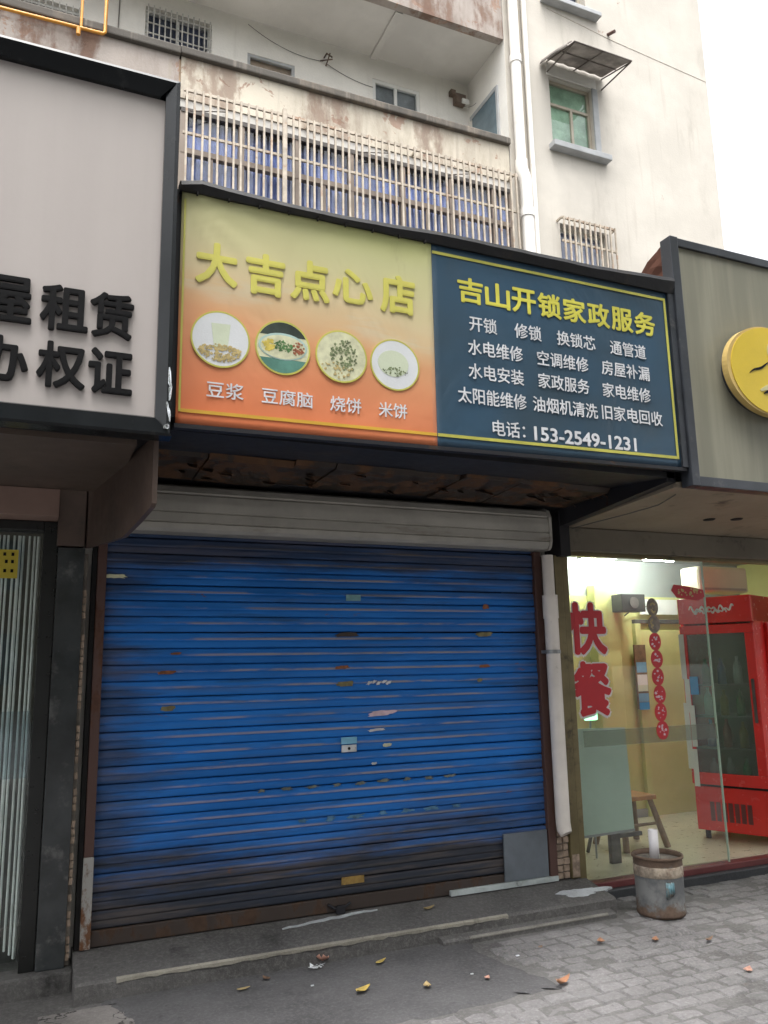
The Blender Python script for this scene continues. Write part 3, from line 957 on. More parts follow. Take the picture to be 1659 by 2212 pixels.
put('door_frame', MB().bbox(0.058, 0.132, 4.735, 4.85, 0.096, 2.37, 0.004), 'frame_black', lsh)
put('door_head', MB().bbox(-2.4, 0.0575, 4.74, 4.85, 2.32, 2.372, 0.004), 'frame_black', lsh)
put('door_pane', MB().box(-2.4, 0.0575, 4.795, 4.805, 0.10, 2.319), 'shop_glass', lsh)
put('room_back', MB().box(-2.4, 0.13, 5.6, 5.65, 0.05, 2.5), 'dark_room', lsh)
put('room_ceiling', MB().box(-2.4, 0.13, 4.86, 5.65, 2.53, 2.6), 'dark_room', lsh)
put('room_floor', MB().box(-2.4, 0.13, 4.86, 5.6, 0.05, 0.09), 'dark_room', lsh)
bl = None
for k in range(40):
    x = 0.040 - k * 0.0255 - (0.005 if k % 3 == 0 else 0)
    w = 0.012 if k % 4 else 0.017
    s_ = MB().prism([(x - w / 2, 4.835), (x, 4.825), (x + w / 2, 4.835), (x + w / 2, 4.838), (x - w / 2, 4.838)], 'z', 0.14 + (0.02 * (k % 3)), 2.30)
    put('blind_slat', s_, 'blind_white', lsh)
put('sticker', MB().box(-0.165, -0.062, 4.789, 4.7935, 2.06, 2.215), 'sticker_yellow', lsh, label='yellow sticker with dark marks on the glass')
for (zz, xx) in [(2.19, -0.09), (2.15, -0.09), (2.10, -0.09), (2.15, -0.12), (2.10, -0.125), (2.19, -0.13)]:
    put('sticker_mark', MB().box(xx - 0.007, xx + 0.007, 4.7865, 4.7885, zz - 0.009, zz + 0.009), 'letter_black', lsh)
put('film_patch', MB().box(-0.10, 0.05, 4.7885, 4.7925, 1.02, 1.36), 'clear_film', lsh)

# ================================================================== BLUE SHUTTER
sh = thing('roller_shutter', (1.82, 4.8, 0.15), 'closed blue metal roller shutter with dirt, rust and sticker scraps', 'shutter')
PITCH = 0.0905
X0, X1 = 0.395, 3.245
prof = [(0.022, -0.0449), (0.006, -0.0436), (-0.0045, -0.0410), (-0.0062, -0.034), (-0.0062, -0.016), (-0.0056, -0.0080), (-0.0030, -0.0050), (-0.0020, -0.0035), (-0.0034, -0.0020), (-0.0085, 0.0010), (-0.0098, 0.0060), (-0.0085, 0.0120), (-0.0064, 0.0180), (-0.0060, 0.0320), (-0.0048, 0.0405), (0.0055, 0.0432), (0.022, 0.0449)]
segs = 24
m = MB()
vs, fs = [], []
random.seed(3)
for i in range(segs + 1):
    x = X0 + (X1 - X0) * i / segs
    for (y, z) in prof:
        vs.append((x, y, z))
    for (y, z) in reversed(prof):
        vs.append((x, y + 0.006, z * 0.97))
n = len(prof) * 2
for i in range(segs):
    for k in range(n):
        fs.append((i * n + k, i * n + (k + 1) % n, (i + 1) * n + (k + 1) % n, (i + 1) * n + k))
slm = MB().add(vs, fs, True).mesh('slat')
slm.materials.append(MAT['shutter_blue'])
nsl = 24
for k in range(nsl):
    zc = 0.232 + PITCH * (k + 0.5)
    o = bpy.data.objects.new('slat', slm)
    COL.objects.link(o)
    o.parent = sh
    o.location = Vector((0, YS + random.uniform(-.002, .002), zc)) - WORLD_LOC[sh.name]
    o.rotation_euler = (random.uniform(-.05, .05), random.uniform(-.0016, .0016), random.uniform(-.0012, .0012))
put('bottom_bar', MB().bbox(0.395, 3.245, 4.783, 4.808, 0.152, 0.231, 0.006), 'bottom_bar', sh, label='rust-brown bottom bar of the shutter')
put('hasp', MB().tube([(1.70, 4.775, 0.20), (1.74, 4.765, 0.175), (1.79, 4.765, 0.172), (1.84, 4.775, 0.195)], 0.008, 8).bbox(1.745, 1.80, 4.752, 4.775, 0.145, 0.19, 0.004), 'dark_steel', sh, label='dark padlock and hasp at the foot of the shutter')
# housing
hp = [(4.90, 2.625), (4.70, 2.620), (4.655, 2.600), (4.640, 2.565), (4.646, 2.555), (4.636, 2.545), (4.632, 2.455), (4.640, 2.448), (4.632, 2.440), (4.634, 2.395), (4.642, 2.388), (4.634, 2.380), (4.645, 2.352), (4.665, 2.335), (4.90, 2.335)]
put('housing', MB().prism(hp, 'x', 0.455, 3.295), 'housing_grey', sh, label='grey ribbed metal roller housing above the shutter')
put('housing_cap', MB().prism([(4.9, 2.63), (4.69, 2.628), (4.645, 2.605), (4.626, 2.56), (4.624, 2.39), (4.64, 2.345), (4.66, 2.328), (4.9, 2.328)], 'x', 3.2955, 3.315), 'housing_grey', sh)
# guide rails
put('guide_rail', MB().bbox(0.345, 0.394, 4.765, 4.83, 0.60, 2.33, 0.005), 'jamb_rust', sh)
put('guide_rail_foot', MB().bbox(0.343, 0.396, 4.763, 4.832, 0.15, 0.60, 0.005), 'jamb_grey', sh, label='peeling grey-white foot of the left guide rail')
put('guide_rail', MB().bbox(3.246, 3.305, 4.765, 4.83, 0.15, 2.33, 0.005), 'jamb_rust', sh)
put('rail_edge', MB().bbox(0.318, 0.343, 4.775, 4.86, 0.15, 2.24, 0.004), 'soot_black', sh)

def scrap(x, z, w, h, mat, label, y=4.783, ragged=0.0, seed=1, name='sticker', skew=0.0):
    random.seed(seed)
    if ragged:
        pts = []
        for k in range(18):
            t = 2 * math.pi * k / 18
            r_ = 1 + random.uniform(-ragged, ragged)
            ux = w / 2 * r_ * math.copysign(abs(math.cos(t)) ** 0.7, math.cos(t))
            uz = h / 2 * r_ * math.copysign(abs(math.sin(t)) ** 0.7, math.sin(t))
            pts.append((x + ux + skew * uz, z + uz + 0.04 * ux))
    else:
        pts = [(x - w / 2, z - h / 2), (x + w / 2, z - h / 2 + .001), (x + w / 2, z + h / 2), (x - w / 2 + .002, z + h / 2)]
    return put(name, MB().prism(pts, 'y', y, y + 0.0025), mat, sh, label=label)
scrap(1.885, 1.985, 0.10, 0.038, 'sticker_mint', 'mint green sticker high on the shutter', seed=2)
scrap(1.845, 1.115, 0.105, 0.040, 'sticker_sky', 'pale blue sticker in the middle of the shutter')
scrap(1.845, 1.068, 0.098, 0.042, 'sticker_white', 'dirty white keyhole plate below the pale blue sticker')
put('keyhole', MB().disc_y(1.845, 1.068, 0.009, 4.7815, 4.7825, 12), 'soot_black', sh)
scrap(1.86, 0.315, 0.145, 0.042, 'sticker_ochre', 'ochre tape piece low on the shutter', seed=5)
scrap(2.07, 1.27, 0.17, 0.034, 'sticker_pink', 'torn pink and white sticker scrap', ragged=0.25, seed=6, skew=1.2)
scrap(2.025, 1.17, 0.12, 0.018, 'sticker_white', 'thin white paper scrap', ragged=0.3, seed=7, skew=1.5)
scrap(2.10, 1.075, 0.06, 0.022, 'food_cream', 'small cream paper spot', ragged=0.15, seed=8)
scrap(2.01, 0.97, 0.04, 0.014, 'sticker_white', None, ragged=0.3, seed=9)
for q in range(5):
    scrap(1.985 + q * 0.033, 1.455 + 0.006 * (q % 2), 0.026, 0.020, 'sticker_white', None, ragged=0.45, seed=20 + q, name='paper_scrap', skew=0.8)
scrap(0.44, 2.085, 0.115, 0.024, 'food_cream', 'torn cream paper scrap at the top left', ragged=0.3, seed=12, skew=-1.0, y=4.780)
for (x, z, w, h, mt, sd) in [(1.83, 1.455, 0.12, 0.032, 'paint_olive_chip', 31), (1.81, 1.555, 0.09, 0.020, 'rust_orange', 32), (0.745, 1.545, 0.10, 0.018, 'rust_orange', 33), (0.79, 1.65, 0.06, 0.012, 'rust_orange', 36),
                             (0.755, 1.345, 0.085, 0.026, 'paint_olive_chip', 34), (2.83, 1.755, 0.12, 0.028, 'paint_olive_chip', 35), (2.82, 1.545, 0.08, 0.018, 'rust_orange', 37), (2.78, 1.455, 0.04, 0.022, 'paint_olive_chip', 38), (1.84, 1.755, 0.15, 0.028, 'bottom_bar', 39), (2.85, 1.94, 0.05, 0.03, 'rust_orange', 43)]:
    scrap(x, z, w, h, mt, None, ragged=0.22, seed=sd, name='rust_spot', y=4.7835)
for q in range(9):
    scrap(1.30 + q * 0.155, 0.862 + random.uniform(-.003, .003), 0.042 + 0.014 * (q % 3), 0.016, 'chip_dull', None, ragged=0.5, seed=50 + q, name='paint_chip', y=4.784)
for q in range(7):
    scrap(1.55 + q * 0.17, 0.675 + random.uniform(-.004, .004), 0.05 + 0.02 * (q % 3), 0.022, 'chip_blue', None, ragged=0.55, seed=70 + q, name='paint_chip', y=4.7855)
put('patch_plate', MB().bbox(2.90, 3.235, 4.768, 4.782, 0.185, 0.475, 0.003), 'patch_plate', sh, label='plain blue-grey metal patch at the lower right corner')
put('bottom_strip', MB().bbox(2.50, 3.30, 4.755, 4.782, 0.150, 0.182, 0.003), 'strip_pale', sh, label='pale metal strip along the lower right edge')

# ================================================================== UNDERSIDE OF THE MIDDLE SIGN
uc = thing('sign_underside', (2.0, 4.2, 2.63), 'black boarded underside with peeling rusty boards below the middle sign', 'soffit')
put('black_board', MB().prism([(3.62, 2.625), (4.12, 2.668), (4.12, 2.698), (3.62, 2.66)], 'x', 0.53, 3.50), 'black_board', uc)
random.seed(17)
xs = 0.46
while xs < 3.42:
    w = random.uniform(0.22, 0.5)
    x1_ = min(3.43, xs + w)
    z0 = random.uniform(2.632, 2.652)
    y0 = random.uniform(4.05, 4.13)
    pts = [(y0, z0 + 0.03), (y0 + .03, z0), (4.60, z0 - 0.012), (4.60, z0 + 0.02)]
    bd = put('peeling_board', MB().prism(pts, 'x', xs, x1_ - 0.004), 'rust_board', uc)
    bd.rotation_euler = (random.uniform(-.03, .03), random.uniform(-.02, .02), 0)
    # curled flakes
    for q in range(3):
        fx = random.uniform(xs, x1_)
        fy = random.uniform(4.16, 4.56)
        fw, fl = random.uniform(0.03, 0.09), random.uniform(0.02, 0.05)
        dz = random.uniform(0.012, 0.03)
        fm = MB().add([(fx, fy, z0 - 0.010), (fx + fw, fy + .01, z0 - 0.012), (fx + fw * .8, fy - fl, z0 - 0.012 - dz), (fx + fw * .2, fy - fl * .8, z0 - 0.012 - dz * .7),
                       (fx, fy, z0 - 0.007), (fx + fw, fy + .01, z0 - 0.009), (fx + fw * .8, fy - fl, z0 - 0.009 - dz), (fx + fw * .2, fy - fl * .8, z0 - 0.009 - dz * .7)],
                      [(0, 1, 2, 3), (7, 6, 5, 4), (0, 4, 5, 1), (1, 5, 6, 2), (2, 6, 7, 3), (3, 7, 4, 0)])
        put('flake', fm, 'rust_board', uc)
    xs = x1_
put('rear_beam', MB().box(0.32, 3.43, 4.61, 4.89, 2.640, 2.70), 'dark_steel', uc)
put('side_beam', MB().prism([(3.62, 2.60), (4.60, 2.52), (4.88, 2.50), (4.88, 2.74), (3.62, 2.72)], 'x', 3.44, 3.505), 'dark_steel', uc)
put('corner_block', MB().bbox(3.432, 3.52, 4.70, 4.90, 2.30, 2.62, 0.006), 'dark_steel', uc)

# ================================================================== MIDDLE SIGN
ms = thing('snack_shop_sign', (2.0, YF, 2.63), 'wide sign board with orange snack-shop banner beside dark blue locksmith banner', 'sign')
put('box_body', MB().box(0.53, 3.53, YF + 0.022, 4.28, 2.672, 3.80), 'dark_steel', ms)
def banner(name, x0, x1, mat, seed):
    random.seed(seed)
    nx, nz = 44, 34
    vs, fs = [], []
    for j in range(nz + 1):
        for i in range(nx + 1):
            u, v = i / nx, j / nz
            x = x0 + (x1 - x0) * u
            zb = 2.637 + 0.038 * (x - 0.55) / 2.95 if True else 0
            zt = 3.790
            z = zb + (zt - zb) * v
            edge = min(u, 1 - u, v, 1 - v)
            y = YF + 0.0016 * math.sin(9 * x + 3 * z) * min(1, edge * 8)
            if seed == 1:      # pulled folds from the upper left tack
                d = math.hypot(x - 0.56, (z - 3.78))
                a = math.atan2(3.78 - z, x - 0.56)
                y += 0.008 * math.sin(a * 16) * math.exp(-d * 5.0) * min(1, d * 10)
            vs.append((x, y, z))
    for j in range(nz):
        for i in range(nx):
            a = j * (nx + 1) + i
            fs.append((a, a + 1, a + nx + 2, a + nx + 1))
    o = put(name, MB().add(vs, fs, True), mat, ms)
    sol = o.modifiers.new('solid', 'SOLIDIFY')
    sol.thickness = 0.004
    sol.offset = 0
    return o
bo = banner('orange_banner', 0.555, 1.870, 'banner_orange', 1)
bo['label'] = 'orange and yellow banner with food pictures'
bb = banner('blue_banner', 1.8715, 3.490, 'banner_blue', 2)
bb['label'] = 'dark blue banner with yellow title and white list'
YL = YF - 0.0062
# printed border lines
put('border_line', MB().prism([(0.575, 2.692), (1.868, 2.706), (1.868, 2.722), (0.575, 2.708)], 'y', YL, YL + 0.0025), 'print_line_orange', bo)
put('border_line', MB().box(0.566, 0.575, YL, YL + 0.0025, 2.694, 3.74), 'print_line', bo)
put('border_line', MB().prism([(1.874, 2.706), (3.474, 2.722), (3.474, 2.739), (1.874, 2.722)], 'y', YL, YL + 0.0025), 'print_line', bb)
put('border_line', MB().box(1.874, 3.474, YL, YL + 0.0025, 3.722, 3.738), 'print_line', bb)
put('border_line', MB().box(3.458, 3.474, YL - 0.0005, YL + 0.002, 2.724, 3.738), 'print_line', bb)
# raised title letters
for ch, x0, x1, zc, h in [('大', 0.625, 0.825, 3.435, 0.215), ('吉', 0.865, 1.06, 3.425, 0.215), ('点', 1.085, 1.290, 3.435, 0.215), ('心', 1.305, 1.525, 3.445, 0.185), ('店', 1.565, 1.765, 3.445, 0.215)]:
    put('raised_letter', text_mesh(ch, x0, x1, zc, h, YF - 0.004, 0.005, 0.034), 'title_yellow', bo)
for ch, x0, x1 in [('豆浆', 0.690, 0.862), ('豆腐脑', 0.948, 1.200), ('烧饼', 1.288, 1.452), ('米饼', 1.545, 1.702)]:
    put('printed_word', text_mesh(ch, x0, x1, 2.815, 0.078, YF - 0.0045, 0.0016, 0.012), 'print_white', bo)
t8 = '吉山开锁家政服务'
bx0, bx1 = 2.015, 3.385
cw = (bx1 - bx0) / 8
for i, ch in enumerate(t8):
    put('title_character', text_mesh(ch, bx0 + cw * i + 0.006, bx0 + cw * (i + 1) - 0.006, 3.545, 0.148, YF - 0.0045, 0.0016, 0.030), 'print_yellow', bb)
for w, a, b, z in [('开锁', 2.085, 2.258, 3.358), ('修锁', 2.370, 2.547, 3.362), ('换锁芯', 2.651, 2.918, 3.361), ('通管道', 3.024, 3.289, 3.360), ('水电维修', 2.071, 2.416, 3.222),
                   ('空调维修', 2.510, 2.858, 3.222), ('房屋补漏', 2.951, 3.303, 3.226), ('水电安装', 2.069, 2.415, 3.087), ('家政服务', 2.508, 2.854, 3.090), ('家电维修', 2.947, 3.297, 3.090),
                   ('太阳能维修', 1.999, 2.424, 2.948), ('油烟机清洗', 2.465, 2.901, 2.950), ('旧家电回收', 2.931, 3.371, 2.955), ('电话：', 2.201, 2.430, 2.786)]:
    put('printed_word', text_mesh(w, a, b if w != '电话：' else 2.405, z, 0.088, YF - 0.0045, 0.0016, 0.013), 'print_white', bb)
put('printed_number', text_mesh('153-2549-1231', 2.462, 3.162, 2.780, 0.082, YF - 0.0045, 0.0016, 0.036), 'print_white', bb)
# four round food pictures
def dots(n, cx, cz, rx, rz, size, y, seed, inside=None):
    random.seed(seed)
    m = MB()
    for _ in range(n):
        t, r_ = random.uniform(0, 2 * math.pi), math.sqrt(random.random())
        x, z = cx + rx * r_ * math.cos(t), cz + rz * r_ * math.sin(t)
        if inside and math.hypot(x - inside[0], z - inside[1]) > inside[2]: continue
        s_ = size * random.uniform(0.5, 1.3)
        k = random.randint(5, 7)
        ph = random.random()
        m.prism([(x + s_ * random.uniform(.6, 1.2) * math.cos(2 * math.pi * q / k + ph), z + s_ * random.uniform(.5, 1) * math.sin(2 * math.pi * q / k + ph)) for q in range(k)], 'y', y - 0.0004 * random.random(), y + 0.0008)
    return m
YP = YF - 0.0040
for ci, (cx, cz, r_) in enumerate([(0.750, 3.062, 0.132), (1.050, 3.064, 0.130), (1.350, 3.062, 0.129), (1.640, 3.058, 0.130)]):
    pic = put('food_picture', MB().disc_y(cx, cz, r_, YP - 0.003, YP + 0.002, 44), 'food_white' if ci in (0, 3) else 'food_cream', bo,
              label=['round print of soya milk and beans', 'round print of a bowl of bean curd', 'round print of a flat cake with herbs', 'round print of a white rice cake'][ci])
    put('picture_rim', MB().ring_y(cx, cz, r_ - 0.001, r_ + 0.007, YP - 0.0034, YP + 0.001, 44), 'print_line', pic)
    y = YP - 0.0035
    ins = (cx, cz, r_ - 0.012)
    if ci == 0:
        put('milk_glass', MB().prism([(cx - 0.045, cz + 0.075), (cx + 0.045, cz + 0.078), (cx + 0.032, cz - 0.05), (cx - 0.03, cz - 0.05)], 'y', y - 0.0005, y + 0.001), 'food_milk', pic)
        put('beans', dots(170, cx, cz - 0.068, 0.105, 0.042, 0.008, y - 0.0012, 3, ins), 'food_bean', pic, kind='stuff')
    elif ci == 1:
        pts = [(cx + (r_ - 0.002) * math.cos(t), cz + (r_ - 0.002) * math.sin(t)) for t in [math.pi * k / 20 for k in range(3, 18)]]
        put('dark_backdrop', MB().prism(pts, 'y', y, y + 0.001), 'food_dark', pic)
        pts = [(cx + (r_ - 0.002) * math.cos(t), cz + (r_ - 0.002) * math.sin(t)) for t in [math.pi + math.pi * k / 20 for k in range(3, 18)]]
        put('bowl', MB().prism(pts, 'y', y - 0.0002, y + 0.001), 'food_bowl', pic)
        put('bowl_rim', MB().disc_y(cx, cz + 0.005, 0.068, y - 0.0009, y + 0.0006, 30, rx=0.121), 'food_rim', pic)
        put('bean_curd', MB().disc_y(cx, cz + 0.002, 0.060, y - 0.0014, y, 30, rx=0.112), 'food_cream', pic)
        put('herbs', dots(70, cx, cz + 0.004, 0.045, 0.03, 0.006, y - 0.0022, 4, ins), 'food_green', pic, kind='stuff')
        put('spice', dots(26, cx + 0.075, cz, 0.03, 0.035, 0.008, y - 0.0022, 5, ins), 'food_red', pic, kind='stuff')
        put('pickles', dots(26, cx - 0.075, cz + 0.005, 0.03, 0.03, 0.010, y - 0.0022, 6, ins), 'food_yellow', pic, kind='stuff')
    elif ci == 2:
        put('herbs', dots(120, cx + 0.012, cz + 0.005, 0.07, 0.085, 0.007, y - 0.001, 7, ins), 'food_herb', pic, kind='stuff')
        put('crumbs', dots(40, cx - 0.03, cz - 0.075, 0.09, 0.04, 0.007, y - 0.001, 8, ins), 'food_bean', pic, kind='stuff')
    else:
        put('rice_cake', MB().disc_y(cx - 0.01, cz + 0.005, 0.07, y - 0.0005, y + 0.001, 30, rx=0.085), 'food_milk', pic)
        put('garnish', dots(46, cx + 0.0, cz - 0.035, 0.07, 0.025, 0.005, y - 0.0014, 9, ins), 'food_herb', pic, kind='stuff')
# dark capping strip along the top edge
cap = MB()
rows = []
for i in range(31):
    x = 0.545 + (3.535 - 0.545) * i / 30
    zt = 3.868 - 0.028 * math.sin(math.pi * min(1, i / 14)) + (0.03 if i > 24 else 0) * (i - 24) / 6
    zt -= 0.03 * (1 if i == 0 else 0)
    pr = [(YF + 0.10, zt - 0.05), (YF + 0.05, zt - 0.004), (YF + 0.0, zt - 0.006), (YF - 0.035, zt - 0.028), (YF - 0.040, zt - 0.05), (YF - 0.018, 3.775), (YF + 0.10, 3.775)]
    rows.append([(x, a, b + 0.0012 * math.sin(i * 2.1)) for a, b in pr])
n = 7
vs = [p for r_ in rows for p in r_]
fs = [(i * n + k, i * n + (k + 1) % n, (i + 1) * n + (k + 1) % n, (i + 1) * n + k) for i in range(30) for k in range(n)] + [tuple(range(n)), tuple(range(31 * n - 1, 30 * n - 1, -1))]
put('capping_strip', MB().add(vs, fs), 'black_board', ms, label='dark metal capping along the top of the sign')
put('bottom_trim', MB().prism([(0.55, 2.616), (3.525, 2.654), (3.525, 2.674), (0.55, 2.636)], 'y', YF - 0.010, YF + 0.03), 'dark_steel', ms)
put('end_trim', MB().box(3.4915, 3.535, YF - 0.016, YF + 0.02, 2.676, 3.80), 'slate_frame', ms)
for k in range(9):
    put('tack', MB().box(0.62 + k * 0.15, 0.628 + k * 0.15, YF - 0.030, YF - 0.012, 3.762, 3.777), 'soot_black', ms)

# ================================================================== RIGHT SIGN
rs = thing('olive_sign', (5.0, YF, 2.56), 'olive grey streaked sign board with yellow round emblem at the right', 'sign')
put('panel', MB().box(3.60, 6.5, YF - 0.012, YF + 0.03, 2.625, 4.105), 'panel_olive', rs)
put('box_body', MB().prism([(3.60, 2.62), (4.40, 2.62), (4.40, 3.55), (4.05, 3.98), (3.60, 4.13)], 'x', 3.575, 6.52), 'dark_steel', rs)
put('frame_bar', MB().bbox(3.538, 3.600, YF - 0.03, YF + 0.06, 2.565, 4.165, 0.004), 'slate_frame', rs)
put('frame_bar', MB().bbox(3.6005, 6.5, YF - 0.028, YF + 0.06, 4.105, 4.160, 0.004), 'slate_frame', rs)
put('frame_bar', MB().bbox(3.6005, 6.5, YF - 0.028, YF + 0.06, 2.565, 2.625, 0.004), 'slate_frame', rs)
# crumpled brown sheet on the side return
random.seed(23)
nx, nz = 10, 10
vs, fs = [], []
for j in range(nz + 1):
    for i in range(nx + 1):
        u, v = i / nx, j / nz
        y = 3.58 + u * 0.78
        ztop = 4.155 - 0.50 * u ** 1.25
        z = 3.60 + (ztop - 3.60) * v
        vs.append((3.553 + random.uniform(-.010, .008), y, z))
for j in range(nz):
    for i in range(nx):
        a = j * (nx + 1) + i
        fs.append((a, a + 1, a + nx + 2, a + nx + 1))
o = put('side_sheet', MB().add(vs, fs), 'brown_tarp', rs, label='crumpled reddish brown sheet on the side of the sign')
sol = o.modifiers.new('solid', 'SOLIDIFY')
sol.thickness = 0.004
# round emblem
em = put('emblem', MB().disc_y(4.215, 3.335, 0.295, YF - 0.092, YF - 0.050, 64, rx=0.372), 'logo_edge', rs, label='yellow oval emblem with dark strokes')
put('emblem_face', MB().disc_y(4.225, 3.335, 0.288, YF - 0.0965, YF - 0.0925, 64, rx=0.352), 'logo_yellow', em)
put('emblem_foot', MB().disc_y(4.215, 3.325, 0.265, YF - 0.0495, YF - 0.012, 48, rx=0.34), 'slate_frame', em)
def stroke(pts, wid, y, mat):
    m = MB()
    n_ = len(pts)
    L, Rr = [], []
    for i, (x, z) in enumerate(pts):
        dx = pts[min(i + 1, n_ - 1)][0] - pts[max(i - 1, 0)][0]
        dz = pts[min(i + 1, n_ - 1)][1] - pts[max(i - 1, 0)][1]
        l = math.hypot(dx, dz)
        w = wid * math.sin(math.pi * (0.08 + 0.84 * i / (n_ - 1)))
        L.append((x - dz / l * w, z + dx / l * w))
        Rr.append((x + dz / l * w, z - dx / l * w))
    m.prism(L + Rr[::-1], 'y', y, y + 0.003)
    return put('emblem_mark', m, mat, em)
stroke([(4.02 + 0.175 * k / 8, 3.302 + 0.085 * k / 8 + 0.006 * math.sin(k)) for k in range(9)], 0.008, YF - 0.0995, 'letter_black')
stroke([(4.095 + 0.30 * k / 10, 3.195 + 0.055 * math.sin(math.pi * k / 14)) for k in range(11)], 0.022, YF - 0.0995, 'logo_pale')
stroke([(4.12 + 0.30 * k / 10, 3.178 + 0.055 * math.sin(math.pi * k / 14)) for k in range(11)], 0.016, YF - 0.1015, 'letter_black')
put('emblem_mark', MB().disc_y(4.25, 3.465, 0.075, YF - 0.0995, YF - 0.0968, 30, rx=0.06), 'logo_pale', em)

# ================================================================== RIGHT SHOP (lit inside)
rf = thing('lit_shop_front', (5.0, 4.8, 0), 'glass shop front with bronze frame at the right, lit inside', 'shop front')
put('soffit', MB().prism([(3.62, 2.575), (4.78, 2.515), (4.78, 2.545), (3.62, 2.605)], 'x', 3.508, 6.6), 'soffit_beige', rf)
put('fascia', MB().bbox(3.524, 6.6, 4.72, 4.90, 2.345, 2.513, 0.004), 'fascia_taupe', rf)
for (x, y) in [(4.42, 4.28), (4.62, 4.22)]:
    zz = 2.575 - 0.06 * (y - 3.62) / 1.16
    put('downlight', MB().lathe([(0.0, zz - 0.006), (0.035, zz - 0.006), (0.045, zz + 0.001), (0.045, zz + 0.004)], x, y, 20), 'soot_black', rf)
put('cable', MB().tube([(3.54, 4.70, 2.50), (3.58, 4.50, 2.512), (3.62, 4.2, 2.52), (3.66, 3.95, 2.535), (3.62, 3.75, 2.56)], 0.004, 6), 'cable_dark', rf)
put('head_frame', MB().bbox(3.54, 6.6, 4.775, 4.835, 2.318, 2.344, 0.003), 'bronze_frame', rf)
put('side_frame', MB().bbox(3.482, 3.532, 4.765, 4.84, 0.095, 2.344, 0.004), 'bronze_frame', rf)
gp = put('fixed_pane', MB().box(3.533, 4.835, 4.801, 4.811, 0.096, 2.317), 'shop_glass', rf)
put('pane_edge', MB().box(4.8355, 4.842, 4.798, 4.814, 0.096, 2.317), 'board_green_white', rf)
put('frost_band', MB().box(3.60, 4.83, 4.797, 4.7995, 0.975, 1.085), 'frost_film', rf, label='frosted grey band across the glass')
# red lettering with white outline on the glass
for ch, zc, h, x0 in [('快', 1.795, 0.375, 3.525), ('餐', 1.372, 0.385, 3.535)]:
    lt = put('window_letter', text_mesh(ch, x0, x0 + 0.335, zc, h, 4.7965, 0.0015, 0.034), 'red_film', rf)
    put('white_outline', text_mesh(ch, x0 - 0.014, x0 + 0.349, zc - 0.004, h + 0.028, 4.7985, 0.0012, 0.064), 'film_white', lt)
# narrow vertical strip of round stickers
for k in range(8):
    z = 1.955 - k * 0.128
    dm = put('round_sticker', MB().disc_y(4.302 + 0.004 * (k % 2), z, 0.067, 4.794 - 0.0004 * (k % 2), 4.7965, 18, rx=0.056), 'film_grey' if k in (0, 1) else 'red_film', rf)
    random.seed(100 + k)
    put('sticker_mark', dots(9, 4.302, z, 0.036, 0.042, 0.010, 4.7925, 100 + k), 'sticker_pink' if k > 1 else 'food_bean', dm, kind='stuff')
put('top_sticker', MB().prism([(4.50, 2.085), (4.53, 2.13), (4.66, 2.12), (4.82, 2.095), (4.83, 2.04), (4.76, 2.01), (4.55, 2.03)], 'y', 4.794, 4.7975), 'red_film', rf, label='red and gold sticker high on the glass')
put('top_sticker_mark', dots(26, 4.67, 2.07, 0.13, 0.035, 0.013, 4.7925, 61), 'logo_edge', rf, kind='stuff')

room = thing('shop_room', (5.4, 5.8, 0.1), 'yellow-walled room seen through the glass of the lit shop', 'room')
put('floor', MB().box(3.5, 8.0, 4.862, 6.60, 0.03, 0.10), 'room_floor', room)
put('back_wall', MB().box(3.5, 8.0, 6.50, 6.60, 0.1005, 2.20), 'yellow_wall', room)
put('upper_wall', MB().box(3.5, 8.0, 6.515, 6.60, 2.202, 2.56), 'white_wall', room)
put('ceiling', MB().box(3.5, 8.0, 4.91, 6.60, 2.561, 2.615), 'white_wall', room)
put('side_wall', MB().box(7.05, 7.15, 4.91, 6.499, 0.1005, 2.56), 'yellow_wall', room)
put('wall_pier', MB().bbox(5.02, 5.30, 6.38, 6.499, 0.1005, 2.30, 0.01), 'yellow_wall', room)
put('skirting', MB().box(3.5, 7.05, 6.470, 6.4995, 0.1005, 0.17), 'sill_grey', room)
# inner doorway with notices
dr = put('inner_door', MB().bbox(5.62, 6.30, 6.468, 6.4985, 0.1005, 1.86, 0.004), 'door_beige', room, label='beige inner door at the back of the room')
put('door_trim', MB().bbox(5.55, 5.618, 6.45, 6.4985, 0.1005, 1.93, 0.004), 'yellow_wall', dr)
put('door_trim', MB().bbox(5.55, 6.36, 6.45, 6.4985, 1.931, 1.97, 0.004), 'wood_dark', dr)
put('notice_board', MB().bbox(5.50, 5.64, 6.430, 6.4485, 1.10, 1.72, 0.003), 'wood_brown', room)
for (z, h, mt) in [(1.50, 0.10, 'paper_blue'), (1.38, 0.10, 'paper_white'), (1.30, 0.06, 'food_milk'), (1.21, 0.08, 'paper_blue'), (1.13, 0.07, 'label_blue')]:
    put('notice', MB().box(5.51, 5.63, 6.424, 6.4285, z - h / 2, z + h / 2), mt, room)
put('wall_socket', MB().bbox(6.42, 6.50, 6.46, 6.498, 1.44, 1.62, 0.004), 'steel_grey', room)
for i, (x, y) in enumerate([(5.02, 6.30), (5.52, 6.02)]):
    lamp = put('ceiling_lamp', MB().bbox(x - 0.20, x + 0.20, y - 0.05, y + 0.05, 2.535, 2.5605, 0.004), 'window_white', label=['left glowing tube lamp on the lit shop ceiling', 'right glowing tube lamp on the lit shop ceiling'][i], cat='lamp', group='tube lamps on the shop ceiling')
    put('tube', MB().tube([(x - 0.18, y, 2.515), (x + 0.18, y, 2.515)], 0.016, 12), 'tube_light', lamp)
spk = thing('wall_speaker', (5.36, 6.35, 2.02), 'small black speaker hung on the back wall of the lit shop', 'speaker')
